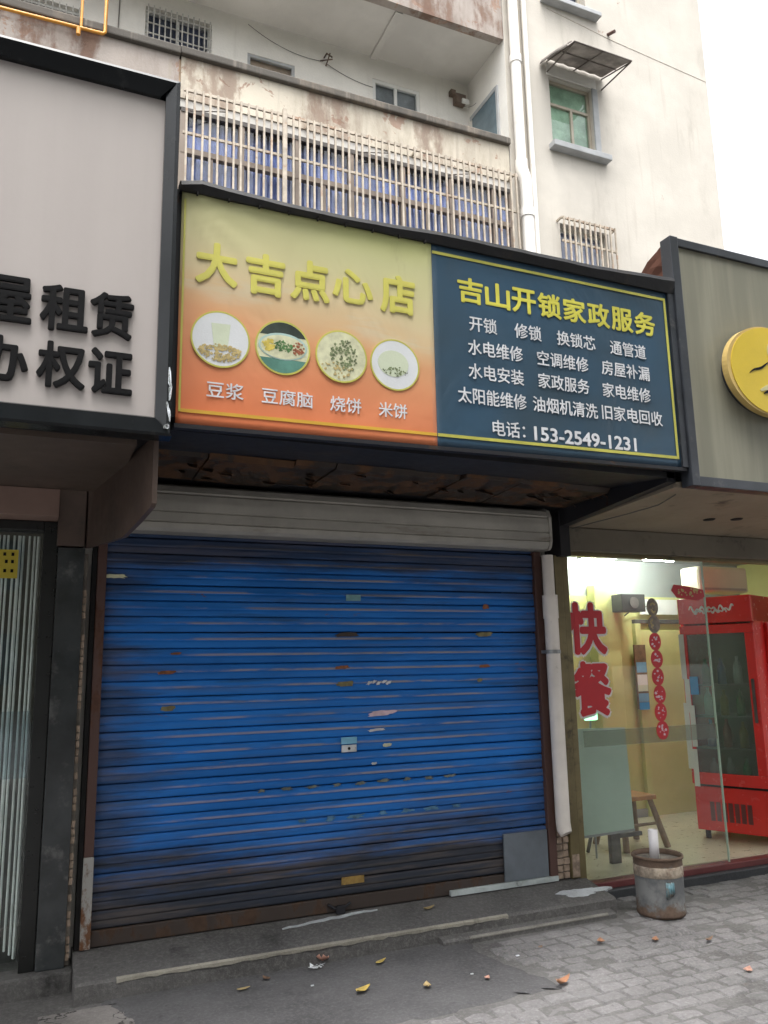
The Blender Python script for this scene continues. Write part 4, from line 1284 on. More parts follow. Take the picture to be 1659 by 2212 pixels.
put('cabinet', MB().bbox(5.215, 5.50, 6.22, 6.375, 2.03, 2.20, 0.008), 'speaker_black', spk)
put('cone', MB().disc_y(5.36, 2.115, 0.055, 6.212, 6.2195, 24), 'wood_dark', spk)
put('bracket', MB().tube([(5.36, 6.30, 2.03), (5.36, 6.37, 2.00), (5.50, 6.40, 2.07), (5.78, 6.46, 2.11)], 0.006, 6), 'cable_dark', spk)
ac = thing('cream_wall_unit', (6.1, 5.8, 2.2), 'cream box above the red fridge', 'box')
put('casing', MB().bbox(5.62, 6.22, 5.62, 5.86, 2.17, 2.41, 0.03), 'cream_box', ac)
put('louvre', MB().box(5.66, 6.18, 5.612, 5.6195, 2.19, 2.21), 'window_tan', ac)
wcl = thing('wall_cloth', (6.0, 6.3, 2.0), 'white folded sheet pinned high on the back wall', 'cloth')
put('sheet', MB().box(5.62, 6.10, 6.44, 6.448, 2.02, 2.17), 'paper_white', wcl)

# pale board on a wooden stand, and the stool behind it
bd = thing('display_board', (3.98, 5.15, 0.1), 'pale green-white board on dark legs behind the shop glass', 'board')
put('panel', MB().prism([(3.735, 1.075), (4.215, 1.065), (4.235, 0.335), (3.725, 0.325)], 'y', 5.10, 5.118), 'board_green_white', bd)
put('edge_trim', MB().prism([(3.72, 0.324), (4.238, 0.334), (4.238, 0.318), (3.72, 0.308)], 'y', 5.096, 5.122), 'steel_grey', bd)
put('leg', MB().bbox(4.03, 4.12, 5.125, 5.16, 0.1005, 0.50, 0.004), 'wood_dark', bd)
put('leg', MB().bbox(3.74, 3.775, 5.125, 5.16, 0.1005, 0.50, 0.004), 'wood_brown', bd)
put('rear_strut', MB().tube([(4.08, 5.16, 0.9), (4.10, 5.50, 0.11)], 0.014, 8), 'wood_dark', bd)
put('cross_bar', MB().bbox(4.12, 4.34, 5.14, 5.165, 0.27, 0.30, 0.003), 'wood_dark', bd)
stl_ = thing('wooden_stool', (4.56, 5.55, 0.1), 'small wooden stool with orange top beside the pale board', 'stool')
SX = -0.14
put('seat', MB().bbox(4.53 + SX, 4.87 + SX, 5.40, 5.70, 0.465, 0.50, 0.008), 'wood_orange', stl_)
for (ax, ay, bx, by) in [(4.56, 5.45, 4.50, 5.36), (4.84, 5.45, 4.92, 5.37), (4.56, 5.65, 4.50, 5.74), (4.84, 5.65, 4.92, 5.74)]:
    put('leg', MB().tube([(ax + SX, ay, 0.465), (bx + SX, by, 0.1005)], [0.022, 0.026], 8), 'wood_brown', stl_)
put('stretcher', MB().tube([(4.535 + SX, 5.42, 0.28), (4.875 + SX, 5.42, 0.28)], 0.012, 8), 'wood_brown', stl_)
gl_ = thing('green_lamp', (4.05, 5.3, 1.05), 'small glowing green and white light above the pale board', 'light')
put('glow_panel', MB().bbox(3.99, 4.11, 5.28, 5.30, 1.115, 1.20, 0.01), 'green_lamp', gl_)
put('stand', MB().tube([(4.05, 5.295, 1.12), (4.05, 5.33, 0.9), (4.05, 5.33, 0.1005)], 0.008, 8), 'steel_grey', gl_)

# red drinks fridge: local frame, front is -Y, origin at the base centre of the front face
A = Vector((5.25, 5.52))
B = Vector((5.50, 4.955))
mid = (A + B) / 2
ang = math.atan2(B.y - A.y, B.x - A.x)
fw_ = (B - A).length
fr = thing('drinks_fridge', (mid.x, mid.y, 0.1), 'red glass-door drinks fridge with lettered header in the lit shop', 'fridge', rotz=ang)
h2 = fw_ / 2
def fp(name, m, mat, parent=fr, **k):
    return put(name, m, mat, parent, local=True, **k)
fp('body', MB().bbox(-h2, h2, 0.0, 0.58, 0.07, 0.42, 0.006), 'fridge_red')
fp('side', MB().bbox(-h2, -h2 + 0.03, 0.0, 0.58, 0.4205, 1.985, 0.004), 'fridge_red')
fp('side', MB().bbox(h2 - 0.03, h2, 0.0, 0.58, 0.4205, 1.985, 0.004), 'fridge_red')
fp('back', MB().box(-h2 + 0.031, h2 - 0.031, 0.54, 0.58, 0.4205, 1.76), 'fridge_inside')
fp('header', MB().bbox(-h2, h2, -0.03, 0.54, 1.765, 1.985, 0.006), 'fridge_red')
fp('door_rail', MB().bbox(-h2, h2, -0.035, -0.002, 0.44, 0.535, 0.005), 'fridge_red')
fp('door_rail', MB().bbox(-h2, h2, -0.035, -0.002, 1.675, 1.75, 0.005), 'fridge_red')
fp('door_stile', MB().bbox(-h2, -h2 + 0.055, -0.035, -0.002, 0.536, 1.674, 0.005), 'fridge_red')
fp('door_stile', MB().bbox(h2 - 0.075, h2, -0.035, -0.002, 0.536, 1.674, 0.005), 'fridge_red')
fp('door_glass', MB().box(-h2 + 0.055, h2 - 0.075, -0.022, -0.014, 0.536, 1.674), 'fridge_glass')
fp('door_gap', MB().box(-h2 + 0.01, h2 - 0.01, -0.012, 0.0, 0.422, 0.438), 'soot_black')
fp('door_handle', MB().bbox(h2 - 0.05, h2 - 0.03, -0.065, -0.036, 0.95, 1.30, 0.005), 'wood_dark')
for k in range(4):
    fp('foot', MB().lathe([(0.0, 0.0), (0.022, 0.0), (0.022, 0.07), (0.0, 0.07)], (-h2 + 0.06) if k % 2 else (h2 - 0.06), 0.06 if k < 2 else 0.5, 12), 'soot_black')
for k in range(7):
    fp('vent_slot', MB().box(-h2 + 0.12 + k * 0.05, -h2 + 0.155 + k * 0.05, -0.004, 0.002, 0.15, 0.30), 'maroon_stone')
for z in (0.72, 0.98, 1.24):
    fp('shelf', MB().box(-h2 + 0.035, h2 - 0.035, 0.03, 0.53, z, z + 0.012), 'steel_grey')
# blurred white print on the header: strokes only
m = MB()
for (xa, xb, zc, am, ph) in [(-h2 + 0.10, h2 - 0.14, 1.885, 0.030, 0.0), (-h2 + 0.13, h2 - 0.20, 1.865, 0.018, 1.4)]:
    m.tube([(xa + (xb - xa) * i / 60, -0.0315, zc + am * math.sin(i * 0.62 + ph) * math.sin(i * 0.17 + 1)) for i in range(61)], [0.005 + 0.004 * abs(math.sin(i * 0.31)) for i in range(61)], 6)
fp('header_print', m, 'film_white', label='white flowing script on the fridge header', kind='stuff')
# papers taped along the hinge side
for (dx, z0, z1, y) in [(-h2 + 0.012, 1.30, 1.68, -0.040), (-h2 + 0.030, 1.02, 1.30, -0.041), (-h2 + 0.006, 0.56, 1.10, -0.0425), (-h2 + 0.055, 0.74, 1.08, -0.043), (-h2 + 0.045, 0.42, 0.72, -0.0405)]:
    fp('taped_paper', MB().box(dx - 0.022, dx + 0.022, y, y + 0.002, z0, z1), 'paper_white')
fp('blue_label', MB().box(-h2 + 0.055, -h2 + 0.125, -0.0395, -0.0365, 1.17, 1.32), 'label_blue', label='bright blue label on the fridge door')
# bottles and cans on the shelves: top-level things
def bottle(lx, ly, lz, mat, hh, r_, label):
    p = Matrix.Rotation(ang, 3, 'Z') @ Vector((lx, ly, 0)) + Vector((mid.x, mid.y, 0.1 + lz))
    m = MB().lathe([(0.0, p.z), (r_, p.z), (r_, p.z + hh * 0.6), (r_ * 0.75, p.z + hh * 0.72), (r_ * 0.36, p.z + hh * 0.85), (r_ * 0.36, p.z + hh), (0.0, p.z + hh)], p.x, p.y, 12)
    put('bottle', m, mat, None, label, 'bottle', 'bottles in the red fridge')
levels = [(0.428, 'bottom of the fridge'), (0.734, 'second shelf of the fridge'), (0.994, 'third shelf of the fridge'), (1.254, 'top shelf of the fridge')]
cols = {0: ['bottle_pink', 'bottle_white', 'bottle_green'], 1: ['bottle_blue', 'bottle_pink', 'bottle_amber'], 2: ['bottle_white', 'bottle_amber', 'bottle_green'], 3: ['bottle_green', 'bottle_blue', 'bottle_white']}
cname = {'bottle_pink': 'pink', 'bottle_white': 'white', 'bottle_green': 'green', 'bottle_blue': 'blue', 'bottle_amber': 'amber'}
for li, (z, nm) in enumerate(levels):
    for k in range(3):
        mt = cols[li][k]
        bottle(-h2 + 0.13 + k * 0.135, 0.14, z, mt, 0.21 + 0.01 * ((k + li) % 3), 0.036, '%s bottle on the %s' % (cname[mt], nm))
# red side panel at the picture's edge
rp_ = thing('red_cabinet', (5.98, 5.05, 0.1), 'red panel with pale marks right of the drinks fridge', 'cabinet')
put('panel', MB().bbox(5.72, 6.40, 5.02, 5.10, 0.1005, 1.86, 0.006), 'fridge_red', rp_)
for (z, h) in [(1.62, 0.10), (1.46, 0.07), (0.95, 0.12)]:
    put('pale_mark', MB().box(5.78, 6.02, 5.014, 5.0185, z - h / 2, z + h / 2), 'sticker_pink', rp_)

# ================================================================== WHITE PIPE AND BRICK FOOT
pv = thing('plastic_pipe', (3.32, 4.70, 0.2), 'white plastic downpipe beside the right edge of the shutter', 'pipe')
put('upper_pipe', MB().tube([(3.325, 4.715, 2.30), (3.325, 4.715, 1.99)], 0.040, 20), 'pvc_white', pv)
put('sleeve', MB().tube([(3.325, 4.712, 2.02), (3.325, 4.712, 1.86)], 0.053, 20), 'pvc_white', pv)
put('lower_pipe', MB().tube([(3.325, 4.71, 1.86), (3.325, 4.71, 0.52), (3.328, 4.705, 0.475), (3.332, 4.69, 0.45)], [0.048, 0.048, 0.048, 0.040], 20), 'pvc_white', pv)
put('clip', MB().tube([(3.325, 4.71, 1.62), (3.325, 4.71, 1.645)], 0.0525, 20).box(3.265, 3.275, 4.70, 4.78, 1.622, 1.643), 'steel_grey', pv)
bk = thing('brick_foot', (3.37, 4.8, 0.15), 'crumbling narrow brick pier behind the white pipe', 'pier')
put('core', MB().box(3.315, 3.475, 4.79, 4.895, 0.15, 2.30), 'mortar', bk)
random.seed(31)
for k in range(48):
    z = 0.155 + k * 0.0445
    if z > 2.24: break
    dx = random.uniform(-.006, .004)
    put('brick', MB().bbox(3.308 + dx, 3.355 + random.uniform(-.008, .006), 4.772 + random.uniform(-.004, .006), 4.795, z, z + 0.037, 0.004), 'old_brick' if k < 12 else 'mortar', bk)
for k in range(7):
    z = 0.155 + k * 0.0445
    put('brick', MB().bbox(3.362, 3.40 + random.uniform(-.01, .01), 4.772 + random.uniform(-.004, .006), 4.795, z, z + 0.037, 0.004), 'old_brick', bk)
put('post', MB().bbox(3.412, 3.478, 4.758, 4.80, 0.15, 2.31, 0.004), 'bronze_frame', bk)
put('loose_chip', MB().box(3.415, 3.47, 4.752, 4.757, 0.16, 0.30), 'old_brick', bk)

# ================================================================== BUCKET WITH TUBE
BX, BY = 3.755, 4.325
bkt = thing('paint_bucket', (BX, BY, 0), 'rusty old paint bucket with faded label on the pavement', 'bucket')
put('drum', MB().lathe([(0.0, 0.002), (0.140, 0.002), (0.147, 0.010), (0.150, 0.02), (0.146, 0.034), (0.148, 0.20), (0.150, 0.33), (0.152, 0.345)], BX, BY, 40), 'bucket_rust', bkt)
put('rim', MB().lathe([(0.148, 0.336), (0.158, 0.338), (0.160, 0.350), (0.154, 0.356), (0.146, 0.350), (0.145, 0.328)], BX, BY, 40), 'bucket_rust', bkt)
put('filling', MB().lathe([(0.146, 0.325), (0.09, 0.330), (0.04, 0.326), (0.0, 0.328)], BX, BY, 32), 'mortar', bkt)
put('label_band', MB().lathe([(0.1495, 0.235), (0.1515, 0.238), (0.1520, 0.295), (0.1505, 0.298)], BX, BY, 40), 'bucket_label', bkt, label='faded cream band with brown marks')
random.seed(9)
def on_drum(name, a0, a1, z0, z1, mat):
    pts, n_ = [], 14
    vs = []
    for i in range(n_ + 1):
        t = a0 + (a1 - a0) * i / n_
        for z in (z0 + 0.03 * (i / n_) + random.uniform(-.006, .006), z1 + random.uniform(-.004, .004)):
            vs.append((BX + 0.1522 * math.cos(t), BY + 0.1522 * math.sin(t), z))
    fs = [(2 * i, 2 * i + 2, 2 * i + 3, 2 * i + 1) for i in range(n_)]
    o = put(name, MB().add(vs, fs, True), mat, bkt)
    s_ = o.modifiers.new('solid', 'SOLIDIFY')
    s_.thickness = 0.002
on_drum('paint_patch', R(243), R(264), 0.12, 0.215, 'bucket_teal')
wt = thing('white_tube', (BX - 0.02, BY, 0.32), 'short white plastic tube standing in the rusty bucket', 'tube')
put('tube_wall', MB().lathe([(0.026, 0.31), (0.030, 0.31), (0.030, 0.50), (0.026, 0.50), (0.026, 0.31)], BX - 0.02, BY, 24), 'tube_white', wt)

# ================================================================== FALLEN LEAVES AND SCRAPS
def leaf(x, y, z, L, w, rot, curl, mat, label, group='fallen leaves on the ground', name='fallen_leaf', cat='leaf'):
    vs, fs = [], []
    nu = 7
    for i in range(nu + 1):
        u = i / nu
        ww = w * math.sin(math.pi * min(1, 0.06 + u * 0.94)) ** 0.8 * (1.15 - 0.35 * u)
        for s_ in (-1, 0, 1):
            px, py = (u - 0.5) * L, s_ * ww / 2 + 0.1 * L * math.sin(u * 2.2)
            pz = curl * (abs(s_) * 0.5 + (2 * u - 1) ** 2 * 0.8) * L * 0.4
            c, d = math.cos(rot), math.sin(rot)
            vs.append((x + px * c - py * d, y + px * d + py * c, z + pz + 0.003))
    for i in range(nu):
        for k in range(2):
            a = i * 3 + k
            fs.append((a, a + 3, a + 4, a + 1))
    o = put(name, MB().add(vs, fs, True), mat, None, label, cat, group)
    s_ = o.modifiers.new('solid', 'SOLIDIFY')
    s_.thickness = 0.0016
    return o
leaf(1.565, 4.46, 0.01, 0.10, 0.075, 0.9, 0.9, 'leaf_pink', 'curled pinkish leaf on the ramp just below the step edge')
leaf(1.83, 4.30, 0.008, 0.085, 0.030, 0.45, 0.3, 'leaf_yellow', 'slim yellow leaf on the dark ramp, right of the pinkish leaf')
leaf(1.60, 3.985, 0.008, 0.095, 0.045, 0.35, 0.4, 'leaf_yellow', 'broad yellow leaf on the dark ramp near the bottom of the picture')
leaf(1.905, 3.90, 0.008, 0.055, 0.040, 1.2, 0.6, 'leaf_tan', 'small tan leaf on the dark ramp')
leaf(2.515, 3.63, 0.006, 0.10, 0.050, 0.2, 0.7, 'leaf_orange', 'orange curled leaf at the corner of the dark ramp')
leaf(2.30, 4.66, 0.125, 0.085, 0.035, 0.2, 0.4, 'leaf_tan', 'ochre leaf on the step below the shutter')
leaf(3.075, 4.05, 0.004, 0.06, 0.045, 1.0, 0.5, 'leaf_orange', 'small orange leaf on the pavers left of the bucket')
leaf(3.62, 3.79, 0.004, 0.07, 0.025, 0.2, 0.5, 'leaf_brown', 'dark brown leaf on the pavers near the right edge')
leaf(3.36, 3.93, 0.004, 0.06, 0.04, 0.7, 0.5, 'leaf_orange', 'reddish leaf on the pavers in front of the bucket')
leaf(1.22, 4.36, 0.008, 0.05, 0.03, 2.0, 0.4, 'leaf_brown', 'small brown leaf on the dark ramp under the pale step edge')
leaf(2.22, 3.86, 0.008, 0.04, 0.03, 0.6, 0.4, 'leaf_pink', 'tiny pink leaf on the right half of the dark ramp')
leaf(1.08, 4.27, 0.008, 0.07, 0.025, 0.1, 0.2, 'leaf_tan', 'flat pale tan leaf on the left part of the dark ramp')
leaf(3.45, 3.36, 0.004, 0.07, 0.045, 0.5, 0.4, 'leaf_pink', 'faded pink leaf on the pavers in the lower right corner')
leaf(2.72, 4.13, 0.004, 0.035, 0.025, 0.3, 0.3, 'leaf_brown', 'tiny brown leaf on the pavers right of the ramp')
random.seed(44)
tp = MB()
for k in range(7):
    x, y = 1.50 + random.uniform(-.035, .035), 4.385 + random.uniform(-.02, .02)
    s_ = random.uniform(0.012, 0.03)
    a = random.uniform(0, 3.1)
    p = [(x + s_ * math.cos(a + q * 2.1), y + s_ * 0.6 * math.sin(a + q * 2.1), 0.009 + random.uniform(0.001, 0.022)) for q in range(3)]
    tp.add(p + [(a_, b_, c_ + 0.002) for a_, b_, c_ in p], [(0, 1, 2), (5, 4, 3), (0, 3, 4, 1), (1, 4, 5, 2), (2, 5, 3, 0)])
put('plastic_scrap', tp, 'sticker_white', None, 'crumpled clear plastic scrap beside the pinkish leaf', 'litter')
for (x, y, s_, lb) in [(2.53, 4.07, 0.010, 'tiny white paper bit right of the dark ramp'), (2.18, 3.95, 0.008, 'tiny white bit on the dark ramp'), (1.40, 4.17, 0.008, 'tiny white bit left of the yellow leaves')]:
    put('paper_bit', MB().bbox(x - s_, x + s_, y - s_ * .5, y + s_ * .5, 0.0065, 0.012, 0.002), 'sticker_white', None, lb, 'litter', 'tiny paper bits')

# ================================================================== APARTMENT BLOCK BEHIND
ap = thing('apartment_block', (5.0, YH, 0), 'old off-white apartment block with stained balconies behind the shops', 'building')
# right-hand wall block, with openings left for its windows
def wall_with_holes(x0, x1, z0, z1, y0, y1, holes):
    xs = sorted({x0, x1, *[h[0] for h in holes], *[h[1] for h in holes]})
    zs = sorted({z0, z1, *[h[2] for h in holes], *[h[3] for h in holes]})
    m = MB()
    # merge cells column-wise so that few seams remain
    for i in range(len(xs) - 1):
        j = 0
        while j < len(zs) - 1:
            cx, cz = (xs[i] + xs[i + 1]) / 2, (zs[j] + zs[j + 1]) / 2
            if any(h[0] < cx < h[1] and h[2] < cz < h[3] for h in holes):
                j += 1
                continue
            k = j
            while k + 1 < len(zs) - 1 and not any(h[0] < cx < h[1] and h[2] < (zs[k + 1] + zs[k + 2]) / 2 < h[3] for h in holes):
                k += 1
            a, b, c, d = xs[i], xs[i + 1], zs[j], zs[k + 1]
            m.add([(a, y0, c), (b, y0, c), (b, y0, d), (a, y0, d)], [(0, 1, 2, 3)])
            j = k + 1
    for (a, b, c, d) in holes:
        m.add([(a, y0, c), (b, y0, c), (b, y0, d), (a, y0, d), (a, y1, c), (b, y1, c), (b, y1, d), (a, y1, d)], [(0, 4, 5, 1), (1, 5, 6, 2), (2, 6, 7, 3), (3, 7, 4, 0)])
    return m
holes = [(7.65, 8.54, 10.13, 11.43), (7.66, 8.56, 12.97, 14.2), (7.68, 8.66, 7.2, 8.70)]
put('front_wall', wall_with_holes(6.78, 11.34, 3.4, 20.0, YH, YH + 0.24, holes), 'plaster_white', ap)
put('end_wall', MB().add([(11.34, YH, 0), (11.34, 19, 0), (11.34, 19, 20), (11.34, YH, 20)], [(0, 1, 2, 3)]), 'plaster_white', ap)
put('lower_wall', MB().box(-6, 11.34, YH + 0.25, YH + 0.6, 0, 7.3), 'plaster_clean', ap)
# side wall of the recess with its window
put('recess_side_wall', MB().add([(6.78, YH, 9.2), (6.78, 11.24, 9.2), (6.78, 11.24, 20), (6.78, YH, 20)], [(0, 1, 2, 3)]), 'plaster_clean', ap)
sw = put('side_window', MB().box(6.762, 6.777, 10.30, 11.10, 10.2, 11.12), 'grey_glass_dark', ap, label='dark glazed side window in the balcony recess')
put('frame', MB().box(6.750, 6.776, 10.24, 10.299, 10.2, 11.18), 'sill_grey', sw)
put('frame', MB().box(6.750, 6.776, 10.30, 11.16, 11.121, 11.19), 'sill_grey', sw)
put('recess_wall', wall_with_holes(-6, 6.78, 9.2, 11.9, 11.24, 11.40, [(1.13, 2.14, 10.25, 11.60), (-0.95, 0.24, 10.0, 11.20), (4.90, 5.80, 10.35, 11.49), (2.72, 3.51, 10.55, 11.29)]), 'plaster_clean', ap)
# floors, parapets, copings
put('balcony_floor', MB().box(-6, 6.779, YH + 0.02, 11.6, 9.10, 9.22), 'slab_underside', ap)
put('parapet', MB().box(1.50, 6.760, YH, YH + 0.14, 9.225, 9.86), 'plaster_stained', ap, label='stained white balcony parapet with peeling paint')
put('parapet', MB().box(-6, 1.470, YH - 0.02, YH + 0.12, 8.70, 9.83), 'plaster_red_stained', ap, label='heavily stained parapet at the far left')
put('parapet_joint', MB().box(1.4705, 1.4995, YH + 0.02, YH + 0.1, 8.7, 9.82), 'board_tan', ap)
put('coping', MB().bbox(1.485, 6.765, YH - 0.07, YH + 0.2, 9.862, 9.98, 0.02), 'concrete_coping', ap)
put('coping', MB().bbox(-6, 1.48, YH - 0.09, YH + 0.2, 9.832, 9.955, 0.02), 'concrete_coping', ap)
put('upper_slab', MB().box(-6, 6.779, YH + 0.141, 11.6, 11.905, 12.03), 'slab_underside', ap)
put('slab_beam', MB().box(4.86, 4.98, YH + 0.15, 11.238, 11.86, 11.904), 'slab_underside', ap)
put('upper_parapet', MB().box(-6, 6.770, YH, YH + 0.14, 11.87, 13.1), 'plaster_red_stained', ap, label='upper balcony parapet with red-brown stains')
put('left_infill', MB().box(-6, 1.46, YH + 0.13, YH + 0.3, 7.0, 9.10), 'plaster_stained', ap)

def window(name, x0, x1, z0, z1, y, frame_mat, back_mat, mull=(), trans=(), label=None, fw=0.05, glass_m='house_glass', pale=None, gap=0.06, mull_top=None):
    w = put(name, MB().box(x0, x1, y + gap, y + gap + 0.02, z0, z1), back_mat, ap, label=label)
    m = MB()
    m.box(x0, x1, y - 0.02, y + 0.035, z0, z0 + fw).box(x0, x1, y - 0.02, y + 0.035, z1 - fw, z1)
    m.box(x0, x0 + fw, y - 0.018, y + 0.033, z0 + fw, z1 - fw).box(x1 - fw, x1, y - 0.018, y + 0.033, z0 + fw, z1 - fw)
    put('frame', m, frame_mat, w)
    xs = [x0 + fw] + list(mull) + [x1 - fw]
    zs = [z0 + fw] + list(trans) + [z1 - fw]
    for xx in mull:
        put('mullion', MB().box(xx - fw * .45, xx + fw * .45, y - 0.014, y + 0.028, z0 + fw, (mull_top or z1 - fw)), frame_mat, w)
    for zz in trans:
        put('transom', MB().box(x0 + fw, x1 - fw, y - 0.016, y + 0.031, zz - fw * .45, zz + fw * .45), frame_mat, w)
    for i in range(len(xs) - 1):
        for j in range(len(zs) - 1):
            put('pane', MB().box(xs[i], xs[i + 1], y + 0.006, y + 0.012, zs[j], zs[j + 1]), glass_m, w)
    return w
# green window on the right wall
gw = window('green_window', 7.65, 8.54, 10.13, 11.43, YH + 0.09, 'window_tan', 'green_film', (8.14,), (10.98,), 'green-tinted window below the awning', 0.05, gap=0.03, mull_top=10.98)
put('window_sill', MB().bbox(7.57, 8.76, YH - 0.16, YH + 0.10, 10.02, 10.125, 0.012), 'sill_grey', gw)
put('reveal_trim', MB().bbox(8.542, 8.66, YH - 0.025, YH + 0.02, 10.126, 11.46, 0.01), 'sill_grey', gw)
put('reveal_trim', MB().bbox(7.60, 8.64, YH - 0.02, YH + 0.02, 11.462, 11.66, 0.01), 'plaster_clean', gw)
uw = window('upper_window', 7.66, 8.56, 12.97, 14.2, YH + 0.17, 'window_tan', 'room_navy', (8.1,), (), 'window at the top edge of the picture', 0.05)
put('window_sill', MB().bbox(7.57, 8.78, YH - 0.16, YH + 0.10, 12.88, 12.965, 0.012), 'sill_grey', uw)
lw = window('lower_window', 7.68, 8.66, 7.2, 8.70, YH + 0.17, 'window_white', 'curtain_pale', (8.17,), (), 'small barred window low on the right wall', 0.05)
for z in (8.72, 8.31):
    put('rail', MB().box(7.62, 8.72, YH - 0.14, YH - 0.11, z - 0.018, z + 0.018), 'bar_cream', lw)
barm = MB().box(-0.012, 0.012, -0.012, 0.012, -0.75, 0.75).mesh('bar')
barm.materials.append(MAT['bar_cream'])
def vbar(x, y, zc, parent, sz=1.0, me=barm, name='bar'):
    o = bpy.data.objects.new(name, me)
    COL.objects.link(o)
    o.parent = parent
    o.location = Vector((x, y, zc)) - WORLD_LOC[parent.name]
    o.scale = (1, 1, sz)
    return o
for k in range(11):
    vbar(7.65 + k * 0.104, YH - 0.158, 7.98, lw)
for x in (7.625, 8.715):
    put('rail_arm', MB().box(x - 0.012, x + 0.012, YH - 0.11, YH + 0.0, 8.70, 8.735), 'bar_cream', lw)
# awning
ny, nx = 8, 24
vs, fs = [], []
for j in range(ny + 1):
    v = j / ny
    for i in range(nx + 1):
        u = i / nx
        x = 7.46 + (8.80 - 7.46) * u + (0.03 if i in (0, nx) else 0) * 0
        y = YH - 0.02 - 0.74 * v
        z = 11.76 - 0.20 * v - 0.05 * v ** 3 + 0.010 * math.sin(i * math.pi / 2)
        if u < 0.12: z -= 0.16 * (1 - u / 0.12) ** 2
        vs.append((x, y, z))
for j in range(ny):
    for i in range(nx):
        a = j * (nx + 1) + i
        fs.append((a, a + 1, a + nx + 2, a + nx + 1))
aw = put('awning', MB().add(vs, fs, True), 'awning_sheet', ap, label='brownish corrugated awning over the green window')
s_ = aw.modifiers.new('solid', 'SOLIDIFY')
s_.thickness = 0.008
put('front_rail', MB().tube([(7.47, YH - 0.765, 11.36), (7.62, YH - 0.765, 11.505), (8.80, YH - 0.765, 11.505)], 0.014, 8), 'steel_rod', aw)
for x in (7.63, 8.79):
    put('brace', MB().tube([(x, YH - 0.755, 11.49), (x - 0.02, YH, 11.50)], 0.013, 8), 'steel_rod', aw)
    put('side_rail', MB().tube([(x, YH - 0.755, 11.49), (x, YH, 11.72)], 0.012, 8), 'steel_rod', aw)
put('mid_rail', MB().tube([(8.2, YH - 0.755, 11.49), (8.2, YH, 11.72)], 0.012, 8), 'steel_rod', aw)
put('cross_rail', MB().tube([(7.63, YH - 0.38, 11.625), (8.79, YH - 0.38, 11.625)], 0.012, 8), 'steel_rod', aw)
# stub pipe and old rope line on the wall
put('drain_stub', MB().tube([(9.02, YH + 0.02, 12.72), (9.04, YH - 0.16, 12.66)], 0.03, 10), 'jamb_rust', ap)
put('stain_ledge', MB().prism([(7.7, 12.80), (9.1, 12.62), (11.33, 12.44), (11.33, 12.436), (9.1, 12.615), (7.7, 12.796)], 'y', YH - 0.006, YH + 0.01), 'stain_tan', ap)
# downpipes
dp = put('downpipe', MB().tube([(6.90, YH - 0.13, 20), (6.90, YH - 0.13, 9.55)], 0.085, 16), 'pvc_house', ap)
put('lower_pipe', MB().tube([(6.90, YH - 0.13, 9.55), (6.90, YH - 0.13, 9.40), (6.93, YH - 0.14, 9.28), (6.945, YH - 0.15, 9.20), (6.945, YH - 0.15, 7.2)], [0.10, 0.10, 0.105, 0.10, 0.10], 16), 'pvc_house', dp)
for z in (11.35, 9.42, 8.55, 12.6):
    put('pipe_joint', MB().tube([(6.90 if z > 9.3 else 6.945, YH - 0.13 if z > 9.3 else YH - 0.15, z), (6.90 if z > 9.3 else 6.945, YH - 0.13 if z > 9.3 else YH - 0.15, z + 0.14)], 0.115 if z < 9.3 else 0.10, 16), 'pvc_house', dp)
put('thin_pipe', MB().tube([(7.16, YH - 0.07, 20), (7.16, YH - 0.07, 7.2)], 0.045, 12), 'pvc_house', ap)
put('pipe_recess', MB().box(7.0, 7.10, YH - 0.012, YH + 0.01, 7.2, 20), 'window_tan', ap)

# back wall windows in the recess
bw = window('barred_window', 1.13, 2.14, 10.25, 11.60, 11.33, 'window_white', 'room_navy', (1.63,), (), 'barred window in the balcony recess', 0.05, gap=0.05)
bm_ = MB().box(-0.009, 0.009, -0.009, 0.009, -0.68, 0.68).mesh('bar')
bm_.materials.append(MAT['bar_grey'])
for k in range(12):
    vbar(1.165 + k * 0.086, 11.205, 10.93, bw, 1.0, bm_)
for z in (10.6, 10.95, 11.13, 11.31, 11.49):
    put('rail', MB().box(1.13, 2.14, 11.217, 11.233, z - 0.010, z + 0.010), 'bar_grey', bw)
bw2 = window('far_left_window', -0.95, 0.24, 10.0, 11.20, 11.33, 'window_white', 'room_navy', (-0.35,), (), 'barred window at the top left of the picture', 0.05)
for k in range(13):
    vbar(-0.91 + k * 0.092, 11.205, 10.55, bw2, 0.95, bm_)
for z in (10.5, 10.9, 11.08):
    put('rail', MB().box(-0.95, 0.24, 11.217, 11.233, z - 0.010, z + 0.010), 'bar_grey', bw2)
window('boarded_window', 2.72, 3.51, 10.55, 11.29, 11.27, 'sill_grey', 'board_tan', (), (), 'small window closed with a brown board', 0.05)
window('white_window', 4.90, 5.80, 10.35, 11.49, 11.27, 'window_white', 'curtain_grey', (5.34,), (), 'white-framed two-pane window in the recess', 0.06)
